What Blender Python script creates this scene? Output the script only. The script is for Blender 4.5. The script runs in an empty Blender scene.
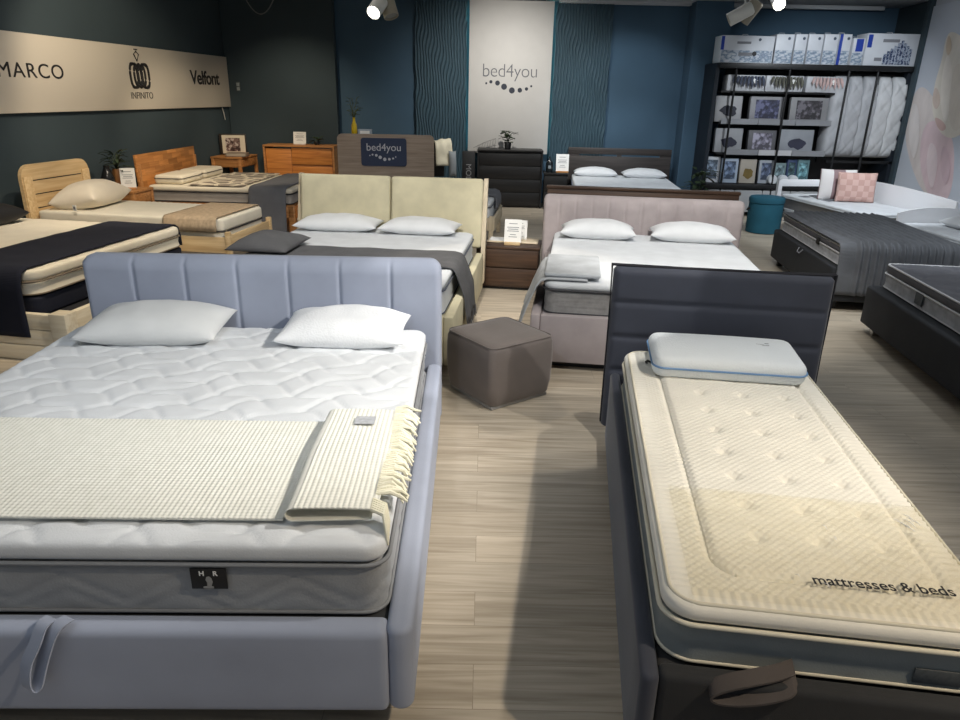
import bpy, bmesh, math, random
from mathutils import Vector, Matrix, noise
random.seed(7)
S = bpy.context.scene
COL = S.collection
R = math.radians
PI = math.pi

# ------------------------------------------------------------------ camera
F_PX, HCAM = 700.0, 1.85
_d = Vector((440 - 480, 2209 - 360, F_PX)).normalized()     # world down, in camera axes (x right, y down, z forward)
_up = -_d
_fw = (Vector((0, 0, 1)) - _up * _up.z).normalized()
_rt = _fw.cross(_up)
if _rt.x < 0: _rt = -_rt
def ray(px, py):
    v = Vector((px - 480, py - 360, F_PX))
    return Vector((_rt.dot(v), _fw.dot(v), _up.dot(v)))
def atY(px, py, Y):            # point of a sight line at depth Y
    v = ray(px, py); t = Y / v.y
    return Vector((v.x * t, Y, HCAM + v.z * t))
def atZ(px, py, z):
    v = ray(px, py); t = (z - HCAM) / v.z
    return Vector((v.x * t, v.y * t, z))
cam = bpy.data.cameras.new('camera'); co = bpy.data.objects.new('camera', cam); COL.objects.link(co)
cam.sensor_width = 36; cam.lens = F_PX / 960 * 36; cam.clip_start = .05; cam.clip_end = 100
rot = Matrix(((_rt.x, _rt.y * -1, -_rt.z), (_fw.x, -_fw.y, -_fw.z), (_up.x, -_up.y, -_up.z)))
co.matrix_world = Matrix.Translation((0, 0, HCAM)) @ rot.to_4x4()
S.camera = co

# ------------------------------------------------------------------ materials
MATS = {}
def srgb(r, g, b):
    f = lambda c: (c / 255 / 12.92) if c / 255 <= .04045 else ((c / 255 + .055) / 1.055) ** 2.4
    return (f(r), f(g), f(b), 1)
def mat(name, rgb, rough=.8, bump=None, bs=.3, scale=60, var=.06, vscale=6, metal=0, sheen=0, emit=0, coat=0, stretch=(1, 1, 1), dist=.004, alpha=1, spec=None):
    if name in MATS: return MATS[name]
    m = bpy.data.materials.new(name); m.use_nodes = True; MATS[name] = m
    nt = m.node_tree; N = nt.nodes; L = nt.links
    b = N['Principled BSDF']
    c = srgb(*rgb)
    tc = N.new('ShaderNodeTexCoord'); mp = N.new('ShaderNodeMapping'); L.new(tc.outputs['Object'], mp.inputs['Vector']); mp.inputs['Scale'].default_value = stretch
    if var:
        n = N.new('ShaderNodeTexNoise'); n.inputs['Scale'].default_value = vscale; n.inputs['Detail'].default_value = 5
        L.new(mp.outputs[0], n.inputs['Vector'])
        r = N.new('ShaderNodeValToRGB'); r.color_ramp.elements[0].position = .3; r.color_ramp.elements[1].position = .7
        r.color_ramp.elements[0].color = [x * (1 - var * 2) for x in c[:3]] + [1]
        r.color_ramp.elements[1].color = [min(1, x * (1 + var * 2)) for x in c[:3]] + [1]
        L.new(n.outputs['Fac'], r.inputs['Fac']); L.new(r.outputs['Color'], b.inputs['Base Color'])
    else: b.inputs['Base Color'].default_value = c
    b.inputs['Roughness'].default_value = rough; b.inputs['Metallic'].default_value = metal
    if spec is not None: b.inputs['Specular IOR Level'].default_value = spec
    if sheen: b.inputs['Sheen Weight'].default_value = sheen; b.inputs['Sheen Roughness'].default_value = .4
    if coat: b.inputs['Coat Weight'].default_value = coat
    if emit: b.inputs['Emission Color'].default_value = c; b.inputs['Emission Strength'].default_value = emit
    if alpha < 1: b.inputs['Alpha'].default_value = alpha
    if bump:
        bp = N.new('ShaderNodeBump'); bp.inputs['Strength'].default_value = bs; bp.inputs['Distance'].default_value = dist
        if bump == 'noise':
            t = N.new('ShaderNodeTexNoise'); t.inputs['Scale'].default_value = scale; t.inputs['Detail'].default_value = 3
            L.new(mp.outputs[0], t.inputs['Vector']); L.new(t.outputs['Fac'], bp.inputs['Height'])
        elif bump == 'voronoi':
            t = N.new('ShaderNodeTexVoronoi'); t.inputs['Scale'].default_value = scale
            L.new(mp.outputs[0], t.inputs['Vector']); L.new(t.outputs['Distance'], bp.inputs['Height'])
        elif bump in ('weave', 'knit'):
            mp2 = N.new('ShaderNodeMapping'); L.new(mp.outputs[0], mp2.inputs['Vector'])
            if bump == 'knit': mp2.inputs['Rotation'].default_value = (0, 0, R(38))
            a = N.new('ShaderNodeTexWave'); a.inputs['Scale'].default_value = scale; a.bands_direction = 'X'; a.inputs['Distortion'].default_value = .4
            e = N.new('ShaderNodeTexWave'); e.inputs['Scale'].default_value = scale; e.bands_direction = 'Y'; e.inputs['Distortion'].default_value = .4
            L.new(mp2.outputs[0], a.inputs['Vector']); L.new(mp2.outputs[0], e.inputs['Vector'])
            s = N.new('ShaderNodeMath'); s.operation = 'ADD'; L.new(a.outputs['Fac'], s.inputs[0]); L.new(e.outputs['Fac'], s.inputs[1]); L.new(s.outputs[0], bp.inputs['Height'])
        L.new(bp.outputs[0], b.inputs['Normal'])
    return m
def wood(name, rgb, rgb2, scale=1.0, axis='X', rough=.45, blocks=0, con=1.0):
    if name in MATS: return MATS[name]
    m = bpy.data.materials.new(name); m.use_nodes = True; MATS[name] = m
    nt = m.node_tree; N = nt.nodes; L = nt.links; b = N['Principled BSDF']
    tc = N.new('ShaderNodeTexCoord'); mp = N.new('ShaderNodeMapping'); L.new(tc.outputs['Object'], mp.inputs['Vector'])
    k = {'X': (1.2, 22, 22), 'Y': (22, 1.2, 22), 'Z': (22, 22, 1.2)}[axis]
    mp.inputs['Scale'].default_value = [v * scale for v in k]
    n = N.new('ShaderNodeTexNoise'); n.inputs['Scale'].default_value = 1.5; n.inputs['Detail'].default_value = 8; n.inputs['Distortion'].default_value = .6
    L.new(mp.outputs[0], n.inputs['Vector'])
    r = N.new('ShaderNodeValToRGB'); r.color_ramp.elements[0].position = .32; r.color_ramp.elements[1].position = .68
    r.color_ramp.elements[0].color = srgb(*rgb2); r.color_ramp.elements[1].color = srgb(*rgb)
    L.new(n.outputs['Fac'], r.inputs['Fac']); out = r.outputs['Color']
    if blocks:
        bk = N.new('ShaderNodeTexBrick'); bk.inputs['Scale'].default_value = 1; bk.inputs['Brick Width'].default_value = .28; bk.inputs['Row Height'].default_value = .075
        bk.inputs['Mortar Size'].default_value = .0008; bk.inputs['Color1'].default_value = (.62, .58, .52, 1); bk.inputs['Color2'].default_value = (1.15, 1.1, 1.05, 1); bk.inputs['Mortar'].default_value = (.5, .4, .3, 1)
        sx_ = N.new('ShaderNodeSeparateXYZ'); mp3 = N.new('ShaderNodeCombineXYZ'); L.new(tc.outputs['Object'], sx_.inputs[0])
        L.new(sx_.outputs[1 if blocks == 'YZ' else 0], mp3.inputs[0]); L.new(sx_.outputs[2], mp3.inputs[1])
        L.new(mp3.outputs[0], bk.inputs['Vector'])
        mx = N.new('ShaderNodeMix'); mx.data_type = 'RGBA'; mx.blend_type = 'MULTIPLY'; mx.inputs[0].default_value = 1
        L.new(out, mx.inputs[6]); L.new(bk.outputs['Color'], mx.inputs[7]); out = mx.outputs[2]
    L.new(out, b.inputs['Base Color']); b.inputs['Roughness'].default_value = rough
    bp = N.new('ShaderNodeBump'); bp.inputs['Strength'].default_value = .08; bp.inputs['Distance'].default_value = .002
    L.new(n.outputs['Fac'], bp.inputs['Height']); L.new(bp.outputs[0], b.inputs['Normal'])
    return m
def ramp_mat(name, tex, stops, rough=.8, scale=5, stretch=(1, 1, 1), rot=(0, 0, 0), constant=True, **kw):
    if name in MATS: return MATS[name]
    m = bpy.data.materials.new(name); m.use_nodes = True; MATS[name] = m
    nt = m.node_tree; N = nt.nodes; L = nt.links; b = N['Principled BSDF']
    tc = N.new('ShaderNodeTexCoord'); mp = N.new('ShaderNodeMapping'); L.new(tc.outputs['Object'], mp.inputs['Vector'])
    mp.inputs['Scale'].default_value = stretch; mp.inputs['Rotation'].default_value = rot
    if tex == 'voronoi_edge':
        t = N.new('ShaderNodeTexVoronoi'); t.feature = 'DISTANCE_TO_EDGE'; t.inputs['Scale'].default_value = scale; o = t.outputs['Distance']
    elif tex == 'voronoi':
        t = N.new('ShaderNodeTexVoronoi'); t.inputs['Scale'].default_value = scale; o = t.outputs['Color']
    elif tex == 'wave':
        t = N.new('ShaderNodeTexWave'); t.inputs['Scale'].default_value = scale; t.inputs['Distortion'].default_value = kw.get('distort', 0); o = t.outputs['Fac']
    else:
        t = N.new('ShaderNodeTexNoise'); t.inputs['Scale'].default_value = scale; t.inputs['Detail'].default_value = 4; o = t.outputs['Fac']
    L.new(mp.outputs[0], t.inputs['Vector'])
    r = N.new('ShaderNodeValToRGB'); cr = r.color_ramp
    if constant: cr.interpolation = 'CONSTANT'
    cr.elements[0].position = stops[0][0]; cr.elements[0].color = srgb(*stops[0][1])
    cr.elements[1].position = stops[1][0]; cr.elements[1].color = srgb(*stops[1][1])
    for p, c in stops[2:]:
        e = cr.elements.new(p); e.color = srgb(*c)
    L.new(o, r.inputs['Fac']); L.new(r.outputs['Color'], b.inputs['Base Color']); b.inputs['Roughness'].default_value = rough
    return m

# ------------------------------------------------------------------ mesh helpers
def link(name, bm, m, parent=None, smooth=True, angle=40, loc=None, rz=0):
    me = bpy.data.meshes.new(name)
    bmesh.ops.recalc_face_normals(bm, faces=bm.faces)
    bm.to_mesh(me); bm.free()
    if smooth:
        me.polygons.foreach_set('use_smooth', [True] * len(me.polygons))
        try: me.set_sharp_from_angle(angle=R(angle))
        except Exception: pass
    for x in (m if isinstance(m, (list, tuple)) else [m]): me.materials.append(x)
    o = bpy.data.objects.new(name, me); COL.objects.link(o)
    if parent: o.parent = parent
    if loc is not None: o.location = loc
    o.rotation_euler = (0, 0, rz)
    return o
def tag(o, label, cat, group=None):
    o['label'] = label; o['category'] = cat
    if group: o['group'] = group
    return o
def thing(name, label, cat, loc=(0, 0, 0), rz=0, group=None):
    o = bpy.data.objects.new(name, None); COL.objects.link(o); o.empty_display_size = .1
    o.location = loc; o.rotation_euler = (0, 0, rz)
    return tag(o, label, cat, group)
def struct(o): o['kind'] = 'structure'; return o
def box(bm, c, s, bev=0, seg=2, M=None):
    r = bmesh.ops.create_cube(bm, size=1)
    vs = r['verts']
    bmesh.ops.scale(bm, vec=s, verts=vs)
    if bev:
        es = list({e for v in vs for e in v.link_edges})
        q = bmesh.ops.bevel(bm, geom=es, offset=min(bev, min(s) * .49), segments=seg, affect='EDGES', profile=.5, clamp_overlap=True)
        vs = list({v for v in q['verts']} | {v for v in vs if v.is_valid})
        # gather the connected island
        seen = set(vs); st = list(vs)
        while st:
            v = st.pop()
            for e in v.link_edges:
                w = e.other_vert(v)
                if w not in seen: seen.add(w); st.append(w)
        vs = list(seen)
    T = Matrix.Translation(c)
    if M is not None: T = T @ M.to_4x4()
    bmesh.ops.transform(bm, matrix=T, verts=vs)
    return vs
def B(*a, **k):
    bm = bmesh.new(); box(bm, *a, **k); return bm
def tube(bm, pts, rad, seg=8, closed=False):
    pts = [Vector(p) for p in pts]; n = len(pts); rings = []
    up = Vector((0, 0, 1))
    for i, p in enumerate(pts):
        a = pts[max(i - 1, 0)] if not closed else pts[i - 1]
        b = pts[min(i + 1, n - 1)] if not closed else pts[(i + 1) % n]
        t = (b - a).normalized()
        u = t.cross(up)
        if u.length < .1: u = t.cross(Vector((1, 0, 0)))
        u.normalize(); v = t.cross(u)
        r = rad[i] if isinstance(rad, (list, tuple)) else rad
        rings.append([bm.verts.new(p + u * math.cos(2 * PI * k / seg) * r + v * math.sin(2 * PI * k / seg) * r) for k in range(seg)])
    m = n if closed else n - 1
    for i in range(m):
        A, Bq = rings[i], rings[(i + 1) % n]
        for k in range(seg):
            bm.faces.new((A[k], A[(k + 1) % seg], Bq[(k + 1) % seg], Bq[k]))
    if not closed:
        bm.faces.new(rings[0][::-1]); bm.faces.new(rings[-1])
def lathe(bm, prof, seg=24, c=(0, 0, 0)):
    c = Vector(c); rings = []
    for r, z in prof:
        rings.append([bm.verts.new(c + Vector((max(r, 1e-4) * math.cos(2 * PI * k / seg), max(r, 1e-4) * math.sin(2 * PI * k / seg), z))) for k in range(seg)])
    for A, Bq in zip(rings, rings[1:]):
        for k in range(seg): bm.faces.new((A[k], A[(k + 1) % seg], Bq[(k + 1) % seg], Bq[k]))
    bm.faces.new(rings[0][::-1]); bm.faces.new(rings[-1])
def prism(bm, outline, d0, d1, plane='XZ'):
    P = {'XZ': lambda a, b, d: (a, d, b), 'YZ': lambda a, b, d: (d, a, b), 'XY': lambda a, b, d: (a, b, d)}[plane]
    A = [bm.verts.new(P(a, b, d0)) for a, b in outline]; C = [bm.verts.new(P(a, b, d1)) for a, b in outline]
    n = len(A)
    bm.faces.new(A); bm.faces.new(C[::-1])
    for i in range(n): bm.faces.new((A[i], A[(i + 1) % n], C[(i + 1) % n], C[i]))
def rrect(w, h, r, seg=6, cx=0, cy=0, corners=(1, 1, 1, 1)):
    pts = []
    for i, (sx, sy, a0) in enumerate(((1, -1, -90), (1, 1, 0), (-1, 1, 90), (-1, -1, 180))):
        rr = r * corners[i]
        if rr == 0: pts.append((cx + sx * w / 2, cy + sy * h / 2)); continue
        for k in range(seg + 1):
            a = R(a0 + 90 * k / seg); pts.append((cx + sx * (w / 2 - rr) + rr * math.cos(a), cy + sy * (h / 2 - rr) + rr * math.sin(a)))
    return pts
def slab(W, D, H, rc=.08, re=.03, nx=20, ny=20, nz=4, top=None, side=None, z0=0):
    """rounded slab centred in x,y, from z0 to z0+H; top(x,y)->dz, side(x,y,z)->outward offset"""
    bm = bmesh.new(); hx, hy, hz = W / 2, D / 2, H / 2; V = {}
    def f(n, h, re):       # samples with extra near ends
        e = [-h, -h + re * .3, -h + re * .65, -h + re]
        m = [-h + re + (2 * h - 2 * re) * i / n for i in range(1, n)]
        return e + m + [-v for v in e[::-1]]
    xs, ys, zs = f(nx, hx, max(re, rc * .8)), f(ny, hy, max(re, rc * .8)), f(nz, hz, re)
    def vert(x, y, z):
        k = (round(x, 5), round(y, 5), round(z, 5))
        if k in V: return V[k]
        X, Y, Z = x, y, z
        b = min(hx - abs(X), hy - abs(Y)); t = hz - abs(Z)
        ontop = t < 1e-6 and Z > 0
        if b < re and t < re:
            u, v = re - b, re - t; m = max(u, v); l = math.hypot(u, v)
            if l > 0: u, v = u * m / l, v * m / l
            b2, t2 = re - u, re - v
            X = max(-(hx - b2), min(hx - b2, X)); Y = max(-(hy - b2), min(hy - b2, Y)); Z = math.copysign(hz - t2, Z)
            b = b2
        ix, iy = max(-(hx - rc), min(hx - rc, X)), max(-(hy - rc), min(hy - rc, Y))
        dx, dy = X - ix, Y - iy; l = math.hypot(dx, dy)
        if l > 0:
            m = max(abs(dx), abs(dy)); X, Y = ix + dx * m / l, iy + dy * m / l
        if ontop and top:
            Z += top(X, Y) * min(1, max(0, b / max(re, .02)))
        if side and b < 1e-4:
            o = side(X, Y, Z + hz + z0); nv = Vector((dx, dy)) if l > 0 else (Vector((math.copysign(1, X), 0)) if hx - abs(X) < hy - abs(Y) else Vector((0, math.copysign(1, Y))))
            nv.normalize(); X += nv.x * o; Y += nv.y * o
        w = bm.verts.new((X, Y, Z + hz + z0)); V[k] = w; return w
    def quad(a, b, c, d):
        try: bm.faces.new((vert(*a), vert(*b), vert(*c), vert(*d)))
        except ValueError: pass
    for i in range(len(xs) - 1):
        for j in range(len(ys) - 1):
            for z in (-hz, hz): quad((xs[i], ys[j], z), (xs[i + 1], ys[j], z), (xs[i + 1], ys[j + 1], z), (xs[i], ys[j + 1], z))
    for k in range(len(zs) - 1):
        for i in range(len(xs) - 1):
            for y in (-hy, hy): quad((xs[i], y, zs[k]), (xs[i + 1], y, zs[k]), (xs[i + 1], y, zs[k + 1]), (xs[i], y, zs[k + 1]))
        for j in range(len(ys) - 1):
            for x in (-hx, hx): quad((x, ys[j], zs[k]), (x, ys[j + 1], zs[k]), (x, ys[j + 1], zs[k + 1]), (x, ys[j], zs[k + 1]))
    return bm
def piping(W, D, rc, z, r, seg=10):
    bm = bmesh.new(); tube(bm, [(x, y, z) for x, y in rrect(W, D, rc, 8)], r, seg, closed=True); return bm
def pillow_bm(W, D, T, n=26, pinch=.07, flat=.35, wr=.006, seed=0, wscale=9, pw=2.6, q=.55):
    bm = bmesh.new(); G = {}
    for sgn in (1, -1):
        for i in range(n + 1):
            for j in range(n + 1):
                u, v = -math.cos(PI * i / n), -math.cos(PI * j / n)
                u = .5 * u + .5 * (2 * i / n - 1); v = .5 * v + .5 * (2 * j / n - 1)
                edge = i in (0, n) or j in (0, n)
                if edge and sgn < 0: G[(sgn, i, j)] = G[(1, i, j)]; continue
                x = W / 2 * u * (1 - pinch * (1 - v * v)); y = D / 2 * v * (1 - pinch * (1 - u * u))
                t = max(0, (1 - abs(u) ** pw)) ** q * max(0, (1 - abs(v) ** pw)) ** q
                nn = noise.noise(Vector((x * wscale + seed, y * wscale, seed * 3.1)))
                z = T * flat + (T * (1 - flat) * t if sgn > 0 else -T * flat * min(1, t * 1.6)) + (nn * wr * (1 if sgn > 0 else 0) * (t + .2))
                G[(sgn, i, j)] = bm.verts.new((x, y, z))
    for sgn in (1, -1):
        for i in range(n):
            for j in range(n):
                q4 = [G[(sgn, i, j)], G[(sgn, i + 1, j)], G[(sgn, i + 1, j + 1)], G[(sgn, i, j + 1)]]
                try: bm.faces.new(q4 if sgn > 0 else q4[::-1])
                except ValueError: pass
    return bm
def sheet(path, y0, y1, ny, thick, disp=None, seg=None):
    """cloth strip: path = [(x,z)...] swept along y from y0 to y1, closed with thickness"""
    pts = []
    if seg:
        for a, b in zip(path, path[1:]):
            l = math.hypot(b[0] - a[0], b[1] - a[1]); k = max(1, int(l / seg))
            pts += [(a[0] + (b[0] - a[0]) * i / k, a[1] + (b[1] - a[1]) * i / k) for i in range(k)]
        pts.append(path[-1])
    else: pts = list(path)
    bm = bmesh.new(); n = len(pts); T = []; U = []
    for i, (x, z) in enumerate(pts):
        a, b = pts[max(0, i - 1)], pts[min(n - 1, i + 1)]
        tx, tz = b[0] - a[0], b[1] - a[1]; l = math.hypot(tx, tz) or 1; nx_, nz_ = -tz / l, tx / l
        r1, r2 = [], []
        for j in range(ny + 1):
            y = y0 + (y1 - y0) * j / ny
            o = disp(i / (n - 1), y, x, z) if disp else 0
            if isinstance(o, tuple): o, dy = o
            else: dy = 0
            r1.append(bm.verts.new((x + nx_ * (thick + o), y + dy, z + nz_ * (thick + o))))
            r2.append(bm.verts.new((x + nx_ * max(0, min(o, 0) ), y + dy, z + nz_ * max(0, min(o, 0)))))
        T.append(r1); U.append(r2)
    for i in range(n - 1):
        for j in range(ny):
            bm.faces.new((T[i][j], T[i + 1][j], T[i + 1][j + 1], T[i][j + 1])); bm.faces.new((U[i][j], U[i][j + 1], U[i + 1][j + 1], U[i + 1][j]))
        bm.faces.new((T[i][0], U[i][0], U[i + 1][0], T[i + 1][0])); bm.faces.new((T[i][ny], T[i + 1][ny], U[i + 1][ny], U[i][ny]))
    for j in range(ny):
        bm.faces.new((T[0][j], T[0][j + 1], U[0][j + 1], U[0][j])); bm.faces.new((T[-1][j], U[-1][j], U[-1][j + 1], T[-1][j + 1]))
    return bm
def text_bm(s, size, ext=.001, offset=0, sx=1.0, align='CENTER', sp=1.0, bold=0):
    cu = bpy.data.curves.new('txt', 'FONT'); cu.body = s; cu.size = size; cu.extrude = ext; cu.align_x = align; cu.offset = offset; cu.space_character = sp
    o = bpy.data.objects.new('txt', cu); COL.objects.link(o)
    bpy.context.view_layer.update()
    me = bpy.data.meshes.new_from_object(o.evaluated_get(bpy.context.evaluated_depsgraph_get()))
    bm = bmesh.new(); bm.from_mesh(me)
    bpy.data.objects.remove(o); bpy.data.meshes.remove(me); bpy.data.curves.remove(cu)
    if sx != 1: bmesh.ops.scale(bm, vec=(sx, 1, 1), verts=bm.verts)
    return bm
def place_bm(bm, M): bmesh.ops.transform(bm, matrix=M, verts=bm.verts); return bm
def merge(bm, other):
    me = bpy.data.meshes.new('t'); other.to_mesh(me); other.free(); bm.from_mesh(me); bpy.data.meshes.remove(me)
UPR = Matrix(((1, 0, 0, 0), (0, 0, -1, 0), (0, 1, 0, 0), (0, 0, 0, 1)))        # xy text -> xz, facing -y
def rotp(x, y, a): return (x * math.cos(a) - y * math.sin(a), x * math.sin(a) + y * math.cos(a))
def W_(org, a, x, y, z=0):
    u, v = rotp(x, y, a); return Vector((org[0] + u, org[1] + v, z))
def copy_tree(o):
    c = o.copy(); COL.objects.link(c)
    for ch in list(o.children):
        d = ch.copy(); COL.objects.link(d); d.parent = c
        for g in list(ch.children):
            e = g.copy(); COL.objects.link(e); e.parent = d
    return c
# ------------------------------------------------------------------ colours
white_knit = mat('white_knit', (214, 217, 220), .9, 'noise', .25, 160, .03)
white_cotton = mat('white_cotton', (226, 228, 230), .85, 'noise', .15, 40, .02)
grey_knit = mat('grey_knit', (150, 152, 154), .9, 'noise', .3, 140, .05)
blue_fabric = mat('blue_grey_upholstery', (156, 163, 180), .85, 'noise', .15, 500, .04, 3, sheen=.15)
navy_uph = mat('anthracite_upholstery', (60, 64, 76), .8, 'noise', .15, 400, .06, 4, sheen=.25)
char_uph = mat('charcoal_upholstery', (44, 45, 47), .9, 'noise', .2, 400, .08, 5, sheen=.1)
black_m = mat('matt_black', (20, 20, 21), .5, var=.02)
grey_throw = mat('grey_throw_wool', (92, 92, 94), .95, 'weave', .4, 60, .06)
chrome = mat('brushed_steel', (200, 200, 200), .25, metal=1, var=0)
paper = mat('white_paper', (235, 235, 232), .6, var=0)
ink = mat('dark_ink', (25, 25, 28), .6, var=0)
leafm = mat('green_leaf', (58, 82, 48), .6, var=.2, vscale=12)
label_grey = mat('grey_print', (120, 122, 128), .7, var=0)
light_oak = wood('light_oak', (222, 196, 152), (198, 166, 120), 1, 'X')
light_oak_y = wood('light_oak_y', (222, 196, 152), (198, 166, 120), 1, 'Y')
white_oak_y = wood('whitewashed_wood_y', (232, 220, 196), (214, 198, 168), 1, 'Y')
white_oak = wood('whitewashed_wood', (232, 220, 196), (214, 198, 168), 1, 'X')
orange_wood = wood('orange_wood', (198, 142, 88), (160, 106, 58), 1, 'X')
orange_block = wood('orange_block_wood', (206, 148, 90), (172, 114, 60), 1, 'Y', blocks='YZ')
dark_wood = wood('dark_walnut', (84, 62, 46), (54, 38, 28), 1, 'X')
ash_wood = wood('grey_ash', (168, 152, 136), (142, 126, 112), 1, 'X')
black_wood = wood('black_brown_wood', (31, 30, 30), (20, 19, 19), 1, 'X')
white_paint = mat('white_lacquer', (226, 226, 228), .4, var=0)
# ================================================================== ROOM
K = .0963
def lwx(y): return -4.5 - K * (13.2 - y)
def rwx(y): return 6.92 - .10 * (12.6 - y)
def floor_mat():
    m = bpy.data.materials.new('oak_laminate_floor'); m.use_nodes = True; nt = m.node_tree; N = nt.nodes; L = nt.links; b = N['Principled BSDF']
    tc = N.new('ShaderNodeTexCoord')
    bk = N.new('ShaderNodeTexBrick'); bk.inputs['Scale'].default_value = 1; bk.inputs['Brick Width'].default_value = 1.28; bk.inputs['Row Height'].default_value = .19
    bk.inputs['Mortar Size'].default_value = .0012; bk.inputs['Mortar Smooth'].default_value = .3; bk.offset = .37
    bk.inputs['Color1'].default_value = (.93, .93, .93, 1); bk.inputs['Color2'].default_value = (1.04, 1.03, 1.02, 1); bk.inputs['Mortar'].default_value = (.62, .6, .58, 1)
    L.new(tc.outputs['Object'], bk.inputs['Vector'])
    mp = N.new('ShaderNodeMapping'); mp.inputs['Scale'].default_value = (1.1, 20, 1); L.new(tc.outputs['Object'], mp.inputs['Vector'])
    # shift the grain per plank
    ad = N.new('ShaderNodeVectorMath'); ad.operation = 'ADD'; L.new(mp.outputs[0], ad.inputs[0])
    n = N.new('ShaderNodeTexNoise'); n.inputs['Scale'].default_value = 1.6; n.inputs['Detail'].default_value = 9; n.inputs['Distortion'].default_value = .8
    sc = N.new('ShaderNodeVectorMath'); sc.operation = 'SCALE'; sc.inputs['Scale'].default_value = 7; L.new(bk.outputs['Color'], sc.inputs[0]); L.new(sc.outputs[0], ad.inputs[1])
    L.new(ad.outputs[0], n.inputs['Vector'])
    r = N.new('ShaderNodeValToRGB'); r.color_ramp.elements[0].position = .3; r.color_ramp.elements[1].position = .72
    r.color_ramp.elements[0].color = srgb(158, 146, 128); r.color_ramp.elements[1].color = srgb(200, 189, 171)
    L.new(n.outputs['Fac'], r.inputs['Fac'])
    mx = N.new('ShaderNodeMix'); mx.data_type = 'RGBA'; mx.blend_type = 'MULTIPLY'; mx.inputs[0].default_value = 1
    L.new(r.outputs['Color'], mx.inputs[6]); L.new(bk.outputs['Color'], mx.inputs[7]); L.new(mx.outputs[2], b.inputs['Base Color'])
    b.inputs['Roughness'].default_value = .42
    bp = N.new('ShaderNodeBump'); bp.inputs['Strength'].default_value = .12; bp.inputs['Distance'].default_value = .002; L.new(n.outputs['Fac'], bp.inputs['Height']); L.new(bp.outputs[0], b.inputs['Normal'])
    return m
Y0, Y1, ZC = -3.2, 13.2, 3.36
wall_tone = mat('petrol_blue_wall', (66, 92, 112), .85, 'noise', .05, 200, .03, 1.5)  # bluer, lighter tone for back wall and pillar
wall_tone_dark = mat('dark_teal_wall', (54, 68, 75), .85, 'noise', .05, 200, .03, 1.5)  # greyer, darker tone for left walls, partition and niche
ceil_m = mat('ceiling_white', (170, 174, 176), .9, var=0)
outl = [(lwx(Y0), Y0), (rwx(Y0), Y0), (rwx(Y1), Y1), (lwx(Y1), Y1)]
bm = bmesh.new(); prism(bm, outl, -.1, 0, 'XY'); struct(link('floor', bm, floor_mat(), smooth=False))
bm = bmesh.new(); prism(bm, outl, ZC, ZC + .1, 'XY'); struct(link('ceiling', bm, ceil_m, smooth=False))
bm = bmesh.new(); prism(bm, [(lwx(Y0) - .15, Y0), (lwx(Y0), Y0), (lwx(Y1), Y1), (lwx(Y1) - .15, Y1)], 0, ZC, 'XY'); struct(link('wall_left', bm, wall_tone_dark, smooth=False))
bm = bmesh.new(); prism(bm, [(rwx(Y0), Y0), (rwx(Y0) + .15, Y0), (rwx(Y1) + .15, Y1), (rwx(Y1), Y1)], 0, ZC, 'XY'); struct(link('wall_right', bm, mat('pale_wall', (196, 200, 208), .8, var=.02), smooth=False))
bm = bmesh.new(); prism(bm, [(lwx(Y1) - .15, Y1), (rwx(Y1) + .15, Y1), (rwx(Y1) + .15, Y1 + .15), (lwx(Y1) - .15, Y1 + .15)], 0, ZC, 'XY'); struct(link('wall_back', bm, wall_tone, smooth=False))
# left, slightly proud part of the back wall
bm = B((-3.55, 13.11, ZC / 2), (1.9, .18, ZC - .002)); struct(link('wall_back_left', bm, wall_tone_dark, smooth=False))
# pillar right of the black bed
bm = B((3.72, 12.98, ZC / 2), (.60, .44, ZC - .002)); struct(link('wall_pillar', bm, wall_tone, smooth=False))
# ceiling edge strip at the back right
bm = B((2.3, 13.1, ZC - .02), (2.2, .16, .04)); struct(link('trim_1', bm, mat('trim_grey', (190, 194, 196), .7, var=0), smooth=False))
bm = B((6.825, 12.05, ZC / 2), (.08, .10, ZC - .004)); struct(link('wall_partition', bm, wall_tone_dark, smooth=False))
bm = bmesh.new(); prism(bm, [(rwx(12.1) - .03, 12.1), (rwx(12.1), 12.1), (rwx(13.2), 13.2), (rwx(13.2) - .03, 13.2)], 0, ZC - .002, 'XY'); struct(link('wall_right_niche', bm, wall_tone_dark, smooth=False))
bm = B((5.3, 12.95, ZC - .04), (2.5, .1, .06)); struct(link('trim_2', bm, MATS['trim_grey'], smooth=False))
# wavy relief panels
wave_m = mat('petrol_relief_panel', (58, 82, 94), .6, var=.02)
def wavy(x0, x1, name, lab):
    bm = bmesh.new(); nx, ny = int((x1 - x0) / .006), 150; z1 = ZC - .03; V = []
    for i in range(nx + 1):
        row = []
        for j in range(ny + 1):
            x = x0 + (x1 - x0) * i / nx; z = .02 + (z1 - .02) * j / ny
            ph = x / .052 + .30 * math.sin(z * 6.2 + x * 7) + .22 * math.sin(z * 11 + x * 15 + 1)
            a = abs(math.sin(PI * ph)) ** .8
            row.append(bm.verts.new((x, 13.155 - .034 * a, z)))
        V.append(row)
    for i in range(nx):
        for j in range(ny): bm.faces.new((V[i][j], V[i + 1][j], V[i + 1][j + 1], V[i][j + 1]))
    # thickness to the wall
    bnd = [e for e in bm.edges if e.is_boundary]
    g = bmesh.ops.extrude_edge_only(bm, edges=bnd)
    for v in g['geom']:
        if isinstance(v, bmesh.types.BMVert): v.co.y = 13.195
    o = link(name, bm, wave_m, smooth=True, angle=180)
    return tag(o, lab, 'wall panel', 'wavy panels flanking the white wall panel')
wavy(-1.23, -.34, 'wall_relief_panel', 'dark petrol relief panel with wavy vertical ribs, left of the white logo panel')
wavy(1.16, 2.13, 'wall_relief_panel', 'petrol relief panel with wavy vertical ribs, right of the white logo panel')
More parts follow.
